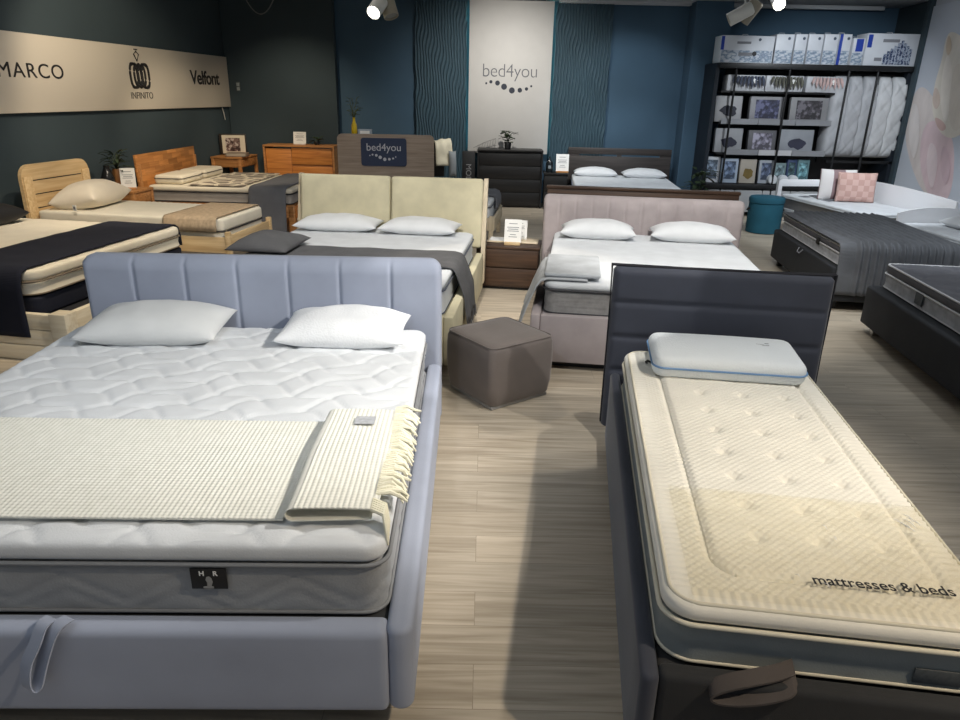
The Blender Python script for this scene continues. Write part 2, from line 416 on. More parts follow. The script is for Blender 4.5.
# white logo panel with LED edges
t = thing('logo_panel', 'tall pale wall panel with grey bed4you lettering and a curve of dots', 'sign panel', (.41, 13.195, .88))
H = ZC - .9
link('panel_board', B((0, -.11, H / 2), (1.42, .05, H), .003), mat('pale_panel', (196, 194, 190), .6, var=.01), t)
link('backing_box', B((0, -.045, H / 2), (1.25, .07, H - .05)), mat('backing_grey', (80, 84, 86), .8, var=0), t)
led = mat('cyan_led', (120, 230, 225), .5, var=0, emit=5)
for sx in (-1, 1):
    link('led_strip', B((sx * .655, -.05, H / 2), (.02, .02, H - .1)), led, t)
lg = text_bm('bed4you', .27, .002, -.0035, 1.0, sp=.95)
xs_ = [v.co.x for v in lg.verts]; wd = max(xs_) - min(xs_); bmesh.ops.scale(lg, vec=(.93 / wd, .93 / wd * 1.05, 1), verts=lg.verts)
lg = place_bm(lg, Matrix.Translation((0, -.138, 1.27)) @ UPR); link('lettering', lg, mat('logo_grey', (96, 98, 104), .6, var=0), t, smooth=False)
def dots(bm, cx, cz, s, y):
    for dx, dz, r in ((-.37, .028, .016), (-.30, .05, .024), (-.2, .035, .036), (-.10, -.015, .044), (.02, -.065, .044), (.14, -.06, .034), (.24, -.04, .025), (.31, .0, .016)):
        q = [bm.verts.new((cx + (dx + r * math.cos(2 * PI * k / 20)) * s, y, cz + (dz + r * math.sin(2 * PI * k / 20)) * s)) for k in range(20)]
        bm.faces.new(q)
        e = bmesh.ops.extrude_face_region(bm, geom=[bm.faces[-1]] if False else [f for f in bm.faces if q[0] in f.verts])
        for v in e['geom']:
            if isinstance(v, bmesh.types.BMVert): v.co.y -= .002
bm = bmesh.new(); dots(bm, .02, 1.13, 1.15, -.1365); link('dot_row', bm, mat('logo_navy', (38, 44, 58), .6, var=0), t, smooth=False)

# ------------------------------------------------------------------ left wall sign
a_l = math.atan(K)      # wall leans by this angle from +y
t = thing('brand_sign_board', 'long cream sign board on the left wall with three black brand logos', 'sign', (lwx(9.5) + .001, 9.5, 1.97), 0)
ML = Matrix.Rotation(PI / 2 - a_l, 4, 'Z')    # local x runs along the wall (towards back), local -y faces the room
def onsign(bm): return place_bm(bm, ML)
SX0, SX1 = (5.6 - 9.5) / math.cos(a_l), (13.11 - 9.5) / math.cos(a_l)
bm = B(((SX0 + SX1) / 2, -.03, 0), (SX1 - SX0, .05, .80), .004)
link('sign_board', onsign(bm), mat('cream_sign', (206, 198, 184), .5, var=0), t)
def sign_text(s, px0, px1, pz, h, **k):
    """centre and width along the wall from where the photograph shows the word"""
    def along(px):
        v = ray(px, 80); k_ = v.x / v.y; y = (-4.5 - K * 13.2) / (k_ - K); return (y - 9.5) / math.cos(a_l)
    a, b = along(px0), along(px1)
    g = text_bm(s, 1, .002, **k); xs = [v.co.x for v in g.verts]; ys = [v.co.y for v in g.verts]
    w, hh = max(xs) - min(xs), max(ys) - min(ys)
    bmesh.ops.translate(g, vec=(-(max(xs) + min(xs)) / 2, -(max(ys) + min(ys)) / 2, 0), verts=g.verts)
    bmesh.ops.scale(g, vec=((b - a) / w, h / hh, 1), verts=g.verts)
    return onsign(place_bm(g, Matrix.Translation(((a + b) / 2, -.057, pz)) @ UPR)), (a + b) / 2, b - a
g, _, _ = sign_text('MARCO', -6, 60, .03, .15, offset=0, sp=1.12); link('marco_lettering', g, ink, t, smooth=False)
g, _, _ = sign_text('Velfont', 187, 216, .05, .21, offset=.022, sp=.96); link('velfont_lettering', g, ink, t, smooth=False)
g, cx_, w_ = sign_text('INFINITO', 125, 147, -.22, .085, offset=-.006, sp=1.0); link('infinito_lettering', g, ink, t, smooth=False)
bm = bmesh.new()
for k in range(4):      # interlaced rings of the emblem
    x = cx_ + (k - 1.5) * .095; rr = .15 if k in (0, 3) else .13
    tube(bm, [(x + .085 * math.copysign(abs(math.cos(2 * PI * q / 28)) ** .7, math.cos(2 * PI * q / 28)), -.058, .03 + rr * math.copysign(abs(math.sin(2 * PI * q / 28)) ** .8, math.sin(2 * PI * q / 28))) for q in range(28)], .019, 6, closed=True)
for k in range(5):
    x = cx_ + (k - 2) * .09
    for zz in (.17, -.11):
        bmesh.ops.create_icosphere(bm, subdivisions=1, radius=.034, matrix=Matrix.Translation((x, -.06, zz)) @ Matrix.Diagonal((1.2, .15, .8, 1)))
x = cx_ - .02
tube(bm, [(x, -.058, .215), (x + .06, -.058, .3), (x, -.058, .335), (x - .06, -.058, .3)], .009, 6, closed=True)
tube(bm, [(x - .04, -.058, .36), (x + .04, -.058, .36)], .007, 6)
link('emblem', onsign(bm), ink, t)
# sockets and wires
tw = thing('wall_socket', 'small grey double socket low on the dark wall right of the sign board', 'socket', (-4.3, 13.018, 1.9))
link('socket_plate', B((0, -.006, 0), (.07, .01, .16), .003), mat('socket_grey', (70, 80, 84), .6, var=0), tw)
for zz in (-.035, .035): link('socket_insert', B((0, -.013, zz), (.05, .006, .055), .002), mat('socket_light', (150, 158, 160), .5, var=0), tw)
bm = bmesh.new(); y_ = 12.75; x_ = lwx(y_) + .02
tube(bm, [(x_, y_, 1.56), (x_ + .01, y_ + .02, 1.48), (x_ + .015, y_ + .05, 1.36)], .008, 6)
tag(link('wire_end', bm, mat('white_wire', (200, 200, 195), .5, var=0)), 'short white wire hanging from under the right end of the sign board', 'wire')
bm = bmesh.new(); p0, p1 = atY(243, -6, 12.4), atY(276, -8, 12.4); pts = []
for i in range(21):
    u = i / 20; p = p0.lerp(p1, u); pts.append((p.x, p.y, min(ZC, p.z) - .30 * 4 * u * (1 - u)))
pts = [(pts[0][0], pts[0][1], ZC)] + pts + [(pts[-1][0], pts[-1][1], ZC)]
tube(bm, pts, .009, 6)
tag(link('hanging_cable', bm, mat('grey_cable', (105, 110, 112), .5, var=0)), 'thin grey cable looping down from the ceiling near the left corner', 'cable')

# ================================================================== BED HELPERS
def quilt_wave(per=.24, amp=.008, w=.018, ph=0):
    def f(x, y):
        a = (.55 * x + y + .035 * math.sin(2 * PI * (x - .4 * y) / .33 + ph)) / per
        b = (-.75 * x + y + .035 * math.sin(2 * PI * (x + .5 * y) / .41 + 1)) / (per * 1.25)
        da = abs(a - round(a)) * per; db = abs(b - round(b)) * per * 1.25
        return -amp * (math.exp(-(da / w) ** 2) + .8 * math.exp(-(db / w) ** 2)) + .002 * noise.noise(Vector((x * 9, y * 9, 0)))
    return f
def soft(per=.2, amp=.004):
    def f(x, y):
        return amp * math.cos(2 * PI * x / per) * math.cos(2 * PI * y / per) + .002 * noise.noise(Vector((x * 5, y * 5, 3)))
    return f
def mattress(name, label, org, rz, W, D, z0, H, core_m, top_m, pipe_m, topH=.07, rc=.09, n=40, quilt=None, chev=False, cat='mattress', bottom=True, group=None, nyf=None):
    t = thing(name, label, cat, (org[0], org[1], z0), rz, group)
    def sd(x, y, z):
        if not chev: return .003 * math.sin(z * 90)
        s = x if abs(abs(y) - D / 2) < .03 else y
        zz = (z - (H - topH) * .5); tri = abs(((s / .34) % 1) - .5) * 2
        return -.006 * math.exp(-((zz - (tri - .5) * .09) / .012) ** 2) - .005 * math.exp(-((zz - (tri - .5) * .09 + .05) / .012) ** 2)
    link('core', slab(W - .012, D - .012, H - topH, rc, .018, n, n, 10 if chev else 4, None, sd), core_m, t)
    q = link('quilted_top', slab(W, D, topH - .004, rc, min(.028, topH * .45), n, nyf or n, 2, quilt or soft(), None, H - topH + .004), top_m, t)
    link('piping', piping(W + .004, D + .004, rc, H - topH + .004, .007), pipe_m, t)
    if bottom: link('piping', piping(W - .008, D - .008, rc, .012, .006), pipe_m, t)
    return t
def pillow(name, label, org, rz, lx, ly, z, W, D, T, m, group=None, tilt=0, rot=0, roll=0, **k):
    p = W_(org, rz, lx, ly, z)
    o = link(name, pillow_bm(W, D, T, **k), m, None, angle=180, loc=p)
    o.rotation_euler = (tilt, roll, rz + rot)
    return tag(o, label, 'pillow', group)
def card_stand(label, loc, rz=0, h=.2, w=.14, base=light_oak, group=None, lean=-.18):
    t = thing('card_stand', label, 'sign stand', loc, rz, group)
    link('card_base', B((0, 0, .014), (w * .95, .06, .028), .003), base, t)
    c = B((0, 0, h / 2), (w, .004, h), .0); place_bm(c, Matrix.Translation((0, 0, .02)) @ Matrix.Rotation(lean, 4, 'X'))
    cd = link('card', c, paper, t, smooth=False)
    g = bmesh.new()
    for k, (ww, zz) in enumerate(((.5, .82), (.7, .66), (.6, .58), (.7, .5), (.35, .35), (.5, .25))):
        box(g, (0, -.0032, h * zz), (w * ww, .001, h * .025))
    place_bm(g, Matrix.Translation((0, 0, .02)) @ Matrix.Rotation(lean, 4, 'X')); link('print_lines', g, label_grey, cd, smooth=False)
    return t
def leafy(bm, c, n, spread, up, ll, lw, seed=0, droop=.3):
    rnd = random.Random(seed); c = Vector(c)
    for i in range(n):
        a = rnd.uniform(0, 2 * PI); r = rnd.uniform(.2, 1) * spread
        p = c + Vector((math.cos(a) * r * .5, math.sin(a) * r * .5, rnd.uniform(.1, 1) * up))
        d = Vector((math.cos(a), math.sin(a), rnd.uniform(-droop, .9))).normalized(); s = d.cross(Vector((0, 0, 1))).normalized(); nrm = s.cross(d)
        l = ll * rnd.uniform(.7, 1.2); w = lw * rnd.uniform(.8, 1.1); top = []; bot = []
        prof = (0, .7, 1, .75, 0)
        mid = [p + d * l * k / 4 - Vector((0, 0, 1)) * (k / 4) ** 2 * l * .25 for k in range(5)]
        vs = []
        for k in range(5):
            vs.append((bm.verts.new(mid[k] + s * w * .5 * prof[k] + nrm * .004), bm.verts.new(mid[k] - nrm * .002), bm.verts.new(mid[k] - s * w * .5 * prof[k] + nrm * .004)))
        for A, Q in zip(vs, vs[1:]):
            bm.faces.new((A[0], A[1], Q[1], Q[0])); bm.faces.new((A[1], A[2], Q[2], Q[1]))
        if i % 2 == 0: tube(bm, [c, c.lerp(p, .5) + Vector((0, 0, up * .1)), p], .004, 4)
# ================================================================== DOUBLE BED, FRONT LEFT
O, A = (-1.231, 2.680), R(1.2)
t = thing('upholstered_bed', 'double bed in pale blue-grey fabric with channelled headboard, front left', 'bed', (*O, 0), A)
link('platform', B((0, 0, .235), (1.905, 2.03, .27), .01), char_uph, t)
link('plinth', B((0, -.02, .03), (1.7, 1.95, .06), .004), black_m, t)
for sx in (-1, 1):
    bm = slab(.08, 2.16, .31, .037, .022, 4, 14, 4, z0=.085)
    place_bm(bm, Matrix.Translation((sx * .990, -.005, 0))); link('side_rail', bm, blue_fabric, t)
bm = slab(1.91, .085, .31, .02, .03, 14, 4, 4, z0=.085); place_bm(bm, Matrix.Translation((0, -1.053, 0))); link('foot_rail', bm, blue_fabric, t)
# headboard with shallow vertical channels
def headboard(W, Hh, Tk, n_ch, m, parent, y, z0=.05, rtop=.09, amp=.012, lean=0, nz=14, horiz=None):
    bm = bmesh.new(); nx = max(60, n_ch * 34 if W > 1.95 else n_ch * 22); V = {}
    def zf(k): return k / nz
    def P(i, k, s):
        u = i / nx; x = -W / 2 + W * u; z = Hh * zf(k)
        # rounded upper corners
        e = W / 2 - abs(x)
        zt = Hh
        if e < rtop: zt = Hh - rtop + math.sqrt(max(0, rtop ** 2 - (rtop - e) ** 2))
        z = min(z, zt) if k < nz else zt
        c = (u * n_ch) % 1; ch = -amp * math.exp(-(min(c, 1 - c) * W / n_ch / (.009 if W > 1.95 else .012)) ** 2) if s < 0 and 0 < i < nx else 0
        if horiz:
            for hz_ in horiz: ch += -amp * math.exp(-((z - hz_) / .012) ** 2) if s < 0 else 0
        be = min(1, (zt - z) / .035, max(0, e) / .035); f = math.sqrt(max(0, 1 - (1 - max(be, 0)) ** 2)) if be < 1 else 1
        off = Tk / 2 * (.35 + .65 * f) + ch * f
        return (x, s * off, z)
    for s in (-1, 1):
        for i in range(nx + 1):
            for k in range(nz + 1): V[(s, i, k)] = bm.verts.new(P(i, k, s))
    def q(*ks):
        try: bm.faces.new([V[k] for k in ks])
        except ValueError: pass
    for s in (-1, 1):
        for i in range(nx):
            for k in range(nz): q((s, i, k), (s, i + 1, k), (s, i + 1, k + 1), (s, i, k + 1))
    for i in range(nx): q((-1, i, nz), (-1, i + 1, nz), (1, i + 1, nz), (1, i, nz)); q((-1, i, 0), (-1, i + 1, 0), (1, i + 1, 0), (1, i, 0))
    for k in range(nz): q((-1, 0, k), (-1, 0, k + 1), (1, 0, k + 1), (1, 0, k)); q((-1, nx, k), (-1, nx, k + 1), (1, nx, k + 1), (1, nx, k))
    bmesh.ops.remove_doubles(bm, verts=bm.verts, dist=1e-5)
    place_bm(bm, Matrix.Translation((0, y, z0)) @ Matrix.Rotation(lean, 4, 'X'))
    return link('headboard', bm, m, parent, angle=70)
hb_ = headboard(1.97, .945, .13, 7, blue_fabric, t, 1.135, .05, .07, nz=22, amp=.010); hb_.location.x = .045
bm = bmesh.new(); P_ = []       # strap loop on the foot rail
SX = -.02
def strap(parent, m, cx, y, z, L=.2, w=.035, swing=-.04):
    pts = [(cx + .05, y + .02, z + .012), (cx + .03, y - .012, z + .012), (cx + .01, y - .03, z - .03), (cx + swing * .5, y - .035, z - L * .6), (cx + swing, y - .045, z - L), (cx + swing - .02, y - .06, z - L * .95), (cx + swing - .01, y - .055, z - L * .5), (cx - .02, y - .04, z - .03), (cx - .01, y - .012, z + .016), (cx + .0, y + .02, z + .012)]
    # smooth
    for _ in range(2):
        q = [pts[0]]
        for a, b in zip(pts, pts[1:]):
            q.append(tuple(.75 * a[k] + .25 * b[k] for k in range(3))); q.append(tuple(.25 * a[k] + .75 * b[k] for k in range(3)))
        q.append(pts[-1]); pts = q
    bm = bmesh.new(); rows = []
    for p in pts:
        wv = Vector((w / 2, -w * .25, 0)); p = Vector(p)
        rows.append([bm.verts.new(p + wv + Vector((0, -.003, .002))), bm.verts.new(p - wv + Vector((0, -.003, .002))), bm.verts.new(p - wv - Vector((0, -.003, .002))), bm.verts.new(p + wv - Vector((0, -.003, .002)))])
    for A_, B_ in zip(rows, rows[1:]):
        for k in range(4): bm.faces.new((A_[k], A_[(k + 1) % 4], B_[(k + 1) % 4], B_[k]))
    bm.faces.new(rows[0]); bm.faces.new(rows[-1][::-1])
    return link('lift_strap', bm, m, parent)
strap(t, blue_fabric, -.01, -1.085, .405, .19, .04, -.045)
def dbl_side(): pass
mt = mattress('mattress', 'quilted white mattress with grey sides on the pale blue-grey double bed', O, A, 1.9, 2.0,   .372, .256, grey_knit, white_knit, mat('grey_piping', (128, 130, 133), .8, var=0), topH=.076, rc=.07, n=130, quilt=quilt_wave(.17, .010, .015), chev=True)
lb = link('brand_label', B((.43, -1.004, .138), (.105, .004, .072), .001), black_m, mt)
g = text_bm('H    R', .022, .0006, .0006); place_bm(g, Matrix.Translation((.43, -1.0072, .150)) @ UPR); link('label_letters', g, paper, lb, smooth=False)
g = text_bm('ANDR', .010, .0006, 0); place_bm(g, Matrix.Translation((.43, -1.0072, .157)) @ UPR)
lion = [(-.012, 0), (.012, 0), (.012, .006), (.006, .008), (.011, .022), (.008, .036), (.002, .042), (-.006, .04), (-.009, .03), (-.005, .02), (-.006, .008), (-.018, .006), (-.018, .001)]
g.free(); g = bmesh.new(); prism(g, [(.43 + x, .105 + z) for x, z in lion], -1.0078, -1.0065, 'XZ'); link('label_figure', g, mat('label_silver', (150, 150, 148), .6, var=0), lb, smooth=False)
pw = mat('bubble_knit_white', (236, 238, 240), .9, 'voronoi', .35, 90, .01, dist=.004)
pillow('pillow', 'smooth pale grey-white pillow at the left on the pale blue-grey bed', O, A, -.455, .845, .628, .71, .44, .165, mat('pale_cotton', (212, 214, 214), .85, 'noise', .2, 90, .02), rot=.03, seed=1, pinch=.05, tilt=.06)
pillow('pillow', 'bright white bubble-knit pillow at the right on the pale blue-grey bed', O, A, .53, .835, .628, .66, .42, .155, pw, rot=-.03, seed=4, pinch=.06, wr=.01, tilt=.06)
# waffle throw with its folded, fringed end
def waffle_mat():
    m = bpy.data.materials.new('cream_waffle_cotton'); m.use_nodes = True; b = m.node_tree.nodes['Principled BSDF']
    N = m.node_tree.nodes; L = m.node_tree.links
    n = N.new('ShaderNodeTexNoise'); n.inputs['Scale'].default_value = 30; r = N.new('ShaderNodeValToRGB')
    r.color_ramp.elements[0].color = srgb(214, 213, 202); r.color_ramp.elements[1].color = srgb(232, 231, 222)
    tc = N.new('ShaderNodeTexCoord'); L.new(tc.outputs['Object'], n.inputs['Vector']); L.new(n.outputs['Fac'], r.inputs['Fac']); L.new(r.outputs['Color'], b.inputs['Base Color']); b.inputs['Roughness'].default_value = .95
    return m
wf = waffle_mat()
def waf(px=.0165, py=.0165, amp=.0045):
    def f(u, y, x, z):
        ridge = abs(math.sin(PI * x / px)); cell = abs(math.sin(PI * y / py))
        return amp * (ridge ** .7) * (.45 + .55 * cell) + .004 * noise.noise(Vector((x * 3, y * 4, 0)))
    return f
t = thing('throw_blanket', 'cream waffle throw with a folded fringed end across the pale blue-grey bed', 'blanket', (O[0], O[1], .638), A)
path = [(-.965, -.10), (-.955, -.02), (-.93, .002)] + [(-.93 + 1.56 * i / 380, .002) for i in range(1, 381)]
bm = sheet(path, -.90, -.23, 150, .006, waf()); link('throw_body', bm, wf, t, angle=180)
# folded end: a doubled layer, rolled at its left fold
fx0, fx1 = .65, .915
pth = []
pth += [(fx1 - .02, .012)] + [(fx1 - .02 - (fx1 - .02 - fx0) * i / 20, .012) for i in range(1, 20)]
for i in range(9):
    a = -PI / 2 - PI * i / 8; pth.append((fx0 + .012 + .02 * math.cos(a), .032 + .02 * math.sin(a)))
pth += [(fx0 + .012 + (fx1 - fx0 - .012) * i / 90, .052 - .012 * (i / 90) ** 2) for i in range(1, 91)]
def fo(u, y, x, z):
    o = waf()(u, y, x, z) if u > .25 else 0
    return (o + .004 * math.sin(y * 9), (x - fx0) * .06)
bm = sheet(pth, -.915, -.215, 150, .006, fo); link('folded_end', bm, wf, t, angle=180)
bm = bmesh.new(); rnd = random.Random(3)
for i in range(64):
    y = -.90 + .70 * i / 63; n_ = rnd.uniform(-.02, .02)
    z = .046; l = rnd.uniform(.06, .085)
    pts = [(fx1 - .015, y + .02, z), (fx1 + l * .35, y + .02 + n_ * .4, z + rnd.uniform(.0, .012)), (fx1 + l * .75, y + .015 + n_, z - rnd.uniform(0, .015)), (fx1 + l, y + n_ * 1.6, z - rnd.uniform(.01, .04))]
    if i < 6: pts = [(fx1 - .02, y, z), (fx1 + .02, y - .02, z - .005), (fx1 + .03, y - .045, z - .04), (fx1 + .035, y - .05, z - .09 + i * .008)]
    tube(bm, pts, [.006, .0075, .006, .0035], 6)
link('fringe', bm, mat('cream_yarn', (234, 230, 208), .95, 'noise', .4, 200, .03), t)
link('care_label', B((.80, -.33, .0655), (.075, .065, .002), .0, M=Matrix.Rotation(0, 3, 'Z')), mat('care_grey', (176, 178, 182), .7, var=.1, vscale=60), t)

# ================================================================== SINGLE BED, FRONT RIGHT
O, A = (1.065, 2.424), R(-7.4)
t = thing('upholstered_single_bed', 'single bed in anthracite fabric with tall seamed headboard, front right', 'bed', (*O, 0), A)
link('platform', B((0, 0, .24), (.885, 2.02, .36), .01), char_uph, t)
link('plinth', B((0, 0, .03), (.8, 1.9, .06)), black_m, t)
for sx in (-1, 1):
    bm = slab(.05, 2.16, .395, .023, .02, 4, 14, 4, z0=.06); place_bm(bm, Matrix.Translation((sx * .470, -.01, 0))); link('side_rail', bm, navy_uph, t)
bm = slab(.89, .06, .395, .02, .02, 12, 4, 4, z0=.06); place_bm(bm, Matrix.Translation((0, -1.052, 0))); link('foot_rail', bm, char_uph, t)
hb = headboard(1.11, .905, .11, 1, navy_uph, t, 1.145, .115, .02, amp=.010, lean=-.03, nz=70, horiz=(.34, .53, .72)); hb.location.x = .035
bm = bmesh.new(); w, z0, z1 = .556, .125, 1.02
for yy in (1.133, 1.157): tube(bm, [(-w, yy, z0), (-w, yy + .016, .6), (-w - .008, yy + .03, z1 + .006), (-.2, yy + .03, z1), (.2, yy + .03, z1), (w + .008, yy + .03, z1 + .006), (w, yy + .016, .6), (w, yy, z0)], .007, 6)
bmesh.ops.translate(bm, vec=(.035, 0, 0), verts=bm.verts); link('headboard_piping', bm, mat('dark_cord', (34, 34, 40), .95, var=0), t)
bm = bmesh.new(); box(bm, (0, 0, 0), (.001, .001, .001)); bm.free()
# wide flat loop lying over the foot rail
pts = [Vector(v) for v in [(x_ - .12, y_ + .015, z_ + .008) for x_, y_, z_ in ((.02, -1.03, .462), (-.03, -1.06, .464), (-.10, -1.085, .462), (-.16, -1.10, .452), (-.195, -1.105, .435), (-.20, -1.105, .418), (-.175, -1.105, .408), (-.12, -1.105, .412), (-.05, -1.10, .428), (.01, -1.085, .446), (.02, -1.05, .455))]]
for _ in range(2):
    n2 = [pts[0]]
    for a_, b_ in zip(pts, pts[1:]): n2 += [a_.lerp(b_, .25), a_.lerp(b_, .75)]
    pts = n2 + [pts[-1]]
bm = bmesh.new(); rows = []
for k_, p in enumerate(pts):
    d_ = (pts[min(k_ + 1, len(pts) - 1)] - pts[max(k_ - 1, 0)]).normalized(); nn = Vector((-d_.z, 0, d_.x)).normalized() * .003; wv = Vector((0, .022, .006))
    rows.append([bm.verts.new(p + wv + nn), bm.verts.new(p - wv + nn), bm.verts.new(p - wv - nn), bm.verts.new(p + wv - nn)])
for a_, b_ in zip(rows, rows[1:]):
    for k in range(4): bm.faces.new((a_[k], a_[(k + 1) % 4], b_[(k + 1) % 4], b_[k]))
bm.faces.new(rows[0]); bm.faces.new(rows[-1][::-1])
link('lift_strap', bm, mat('taupe_strap', (74, 68, 66), .85, 'noise', .2, 300), t)
TX, TY = (-.13, .05, .23), (.66, .47, .28, .09, -.10, -.28, -.47, -.65)
def rr_dist(x, y, hx, hy, r):
    qx, qy = abs(x) - hx + r, abs(y) - hy + r
    return math.hypot(max(qx, 0), max(qy, 0)) + min(max(qx, qy), 0) - r
def tufted(x, y):
    d = rr_dist(x - .02, y - .02, .31, .86, .09)
    h = -.012 * math.exp(-(d / .014) ** 2) + (.006 if d < 0 else 0)
    for tx in TX:
        if abs(x - tx) > .1: continue
        for k, ty in enumerate(TY):
            dd = math.hypot(x - tx, (y - ty))
            if dd < .1: h -= .016 * math.exp(-(dd / .022) ** 2) + .003 * math.exp(-(dd / .05) ** 2)
    h += .0022 * math.cos(2 * PI * x / .028) * math.cos(2 * PI * y / .028)
    return h
knit_cream = mat('cream_diamond_knit', (230, 227, 217), .85, 'noise', .15, 200, .02)
mt = mattress('mattress', 'cream tufted mattress with diamond knit cover on the anthracite single bed', O, A, .885, 2.0, .425, .19, mat('slate_border', (128, 134, 134), .8, 'noise', .2, 200, .05), knit_cream, mat('cream_piping', (214, 208, 190), .7, var=0), topH=.06, rc=.09, n=240, nyf=500, quilt=tufted)
link('piping', piping(.845, 1.96, .08, .187, .006), MATS['cream_piping'], mt)
link('brand_label', B((.26, -.998, .05), (.12, .004, .045), .001), mat('label_dark', (82, 86, 88), .7, var=.1, vscale=80), mt)
bm = bmesh.new(); tube(bm, [(-.33, .82, .178), (-.345, .80, .2), (-.34, .79, .21), (-.32, .80, .2), (-.31, .82, .178)], .006, 6); link('loop_tag', bm, black_m, mt)
# foam pillow
p = W_(O, A, .02, .80, .624)
t = thing('foam_pillow', 'white foam pillow with blue piping on the cream tufted mattress', 'pillow', p, A - .02); t.rotation_euler = (.05, 0, A - .0)
fk = mat('white_mesh_knit', (224, 230, 234), .85, 'voronoi', .5, 110, .01, dist=.003)
link('pillow_body', slab(.70, .38, .10, .06, .035, 26, 16, 3, lambda x, y: .012 * math.cos(PI * x / .8) * math.cos(PI * y / .5)), fk, t)
bm = bmesh.new(); tube(bm, [(x, y, .056) for x, y in rrect(.706, .386, .06, 8)], .0045, 6, closed=True); link('blue_piping', bm, mat('pale_blue_trim', (110, 148, 190), .7, var=0), t)
bm = bmesh.new()
for k, (dx, w, dy) in enumerate(((-.03, .05, 0), (.01, .02, .014), (.0, .035, -.014))): box(bm, (.2 + dx, .06 + dy, .1075), (w, .004, .003), 0, M=Matrix.Rotation(.2 * k - .2, 3, 'Z'))
link('embroidery', bm, label_grey, t, smooth=False)
# clear protector sheet with print
def film():
    m = bpy.data.materials.new('clear_plastic_film'); m.use_nodes = True; nt = m.node_tree; N = nt.nodes; L = nt.links; N.remove(N['Principled BSDF'])
    tr = N.new('ShaderNodeBsdfTransparent'); tr.inputs[0].default_value = (.93, .92, .88, 1); gl = N.new('ShaderNodeBsdfGlossy'); gl.inputs['Roughness'].default_value = .12
    n = N.new('ShaderNodeTexNoise'); n.inputs['Scale'].default_value = 7; n.inputs['Detail'].default_value = 3; n.inputs['Distortion'].default_value = 2; tc = N.new('ShaderNodeTexCoord'); L.new(tc.outputs['Object'], n.inputs['Vector'])
    bp = N.new('ShaderNodeBump'); bp.inputs['Strength'].default_value = .5; bp.inputs['Distance'].default_value = .02; L.new(n.outputs['Fac'], bp.inputs['Height']); L.new(bp.outputs[0], gl.inputs['Normal'])
    mx = N.new('ShaderNodeMixShader'); fr = N.new('ShaderNodeFresnel'); fr.inputs['IOR'].default_value = 1.3; L.new(fr.outputs[0], mx.inputs[0]); L.new(tr.outputs[0], mx.inputs[1]); L.new(gl.outputs[0], mx.inputs[2]); L.new(mx.outputs[0], N['Material Output'].inputs['Surface'])
    return m
t = thing('mattress_protector', 'clear plastic sheet printed mattresses & beds on the foot of the cream mattress', 'plastic sheet', (O[0], O[1], .6245), A)
bm = bmesh.new(); G = []
for i in range(41):
    G.append([bm.verts.new((-.37 + .79 * i / 40, -.965 + .565 * j / 30, .0015 + .0012 * noise.noise(Vector((i * .25, j * .25, 5))))) for j in range(31)])
for i in range(40):
    for j in range(30): bm.faces.new((G[i][j], G[i + 1][j], G[i + 1][j + 1], G[i][j + 1]))
link('plastic_film', bm, film(), t, angle=180)
g = text_bm('mattresses & beds', 1, .0, 0.014); xs_ = [v.co.x for v in g.verts]; w = max(xs_) - min(xs_); bmesh.ops.scale(g, vec=(.365 / w, .365 / w * 1.15, 1), verts=g.verts)
place_bm(g, Matrix.Translation((.15, -.862, .003)) @ Matrix.Rotation(.02, 4, 'Z')); link('printed_words', g, ink, t, smooth=False)
rnd = random.Random(9)
for cx, cy, n_, l in ((.36, -.50, 7, .06), (.10, -.60, 2, .03), (-.03, -.83, 2, .03)):
    for k in range(n_):
        x, y = cx + rnd.uniform(-.04, .04), cy + rnd.uniform(-.04, .04); a = rnd.uniform(-1.4, -.7); q = rnd.uniform(.4, 1) * l
        bm = bmesh.new(); tube(bm, [(x - math.cos(a) * q / 2, y - math.sin(a) * q / 2, .002), (x, y, .007), (x + math.cos(a) * q / 2, y + math.sin(a) * q / 2, .002)], [.0008, .0016, .0008], 5)
        link('film_crease', bm, mat('white_glint', (250, 250, 250), .3, var=0, alpha=.9), t)  # white ridges: glints of the film put into their colour

# ================================================================== POUF
t = thing('pouf', 'taupe velvet cube pouf on the floor between the beds', 'pouf', (.125, 4.31, 0), R(37))
velvet = mat('taupe_velvet', (114, 105, 100), .75, 'noise', .15, 200, .05, 5, sheen=.4)
bm = bmesh.new()
def pz(z, s): return [(x * s, y * s, z) for x, y in rrect(.52, .52, .05, 5)]
rings = []
for z, s in ((.022, .90), (.04, .94), (.12, .985), (.22, 1.0), (.33, 1.0), (.385, .985), (.41, .95), (.422, .88), (.426, .7), (.428, .4)):
    rings.append([bm.verts.new(p) for p in pz(z, s)])
for a_, b_ in zip(rings, rings[1:]):
    n_ = len(a_)
    for k in range(n_): bm.faces.new((a_[k], a_[(k + 1) % n_], b_[(k + 1) % n_], b_[k]))
bm.faces.new(rings[0][::-1]); bm.faces.new(rings[-1])
link('cushion_body', bm, velvet, t, angle=60)
link('base_plate', B((0, 0, .012), (.46, .46, .02), .004), mat('grey_plastic', (150, 148, 144), .5, var=0), t)
bm = bmesh.new(); tube(bm, [(x, y, .414) for x, y in rrect(.497, .497, .05, 5)], .004, 6, closed=True); link('piping', bm, velvet, t)

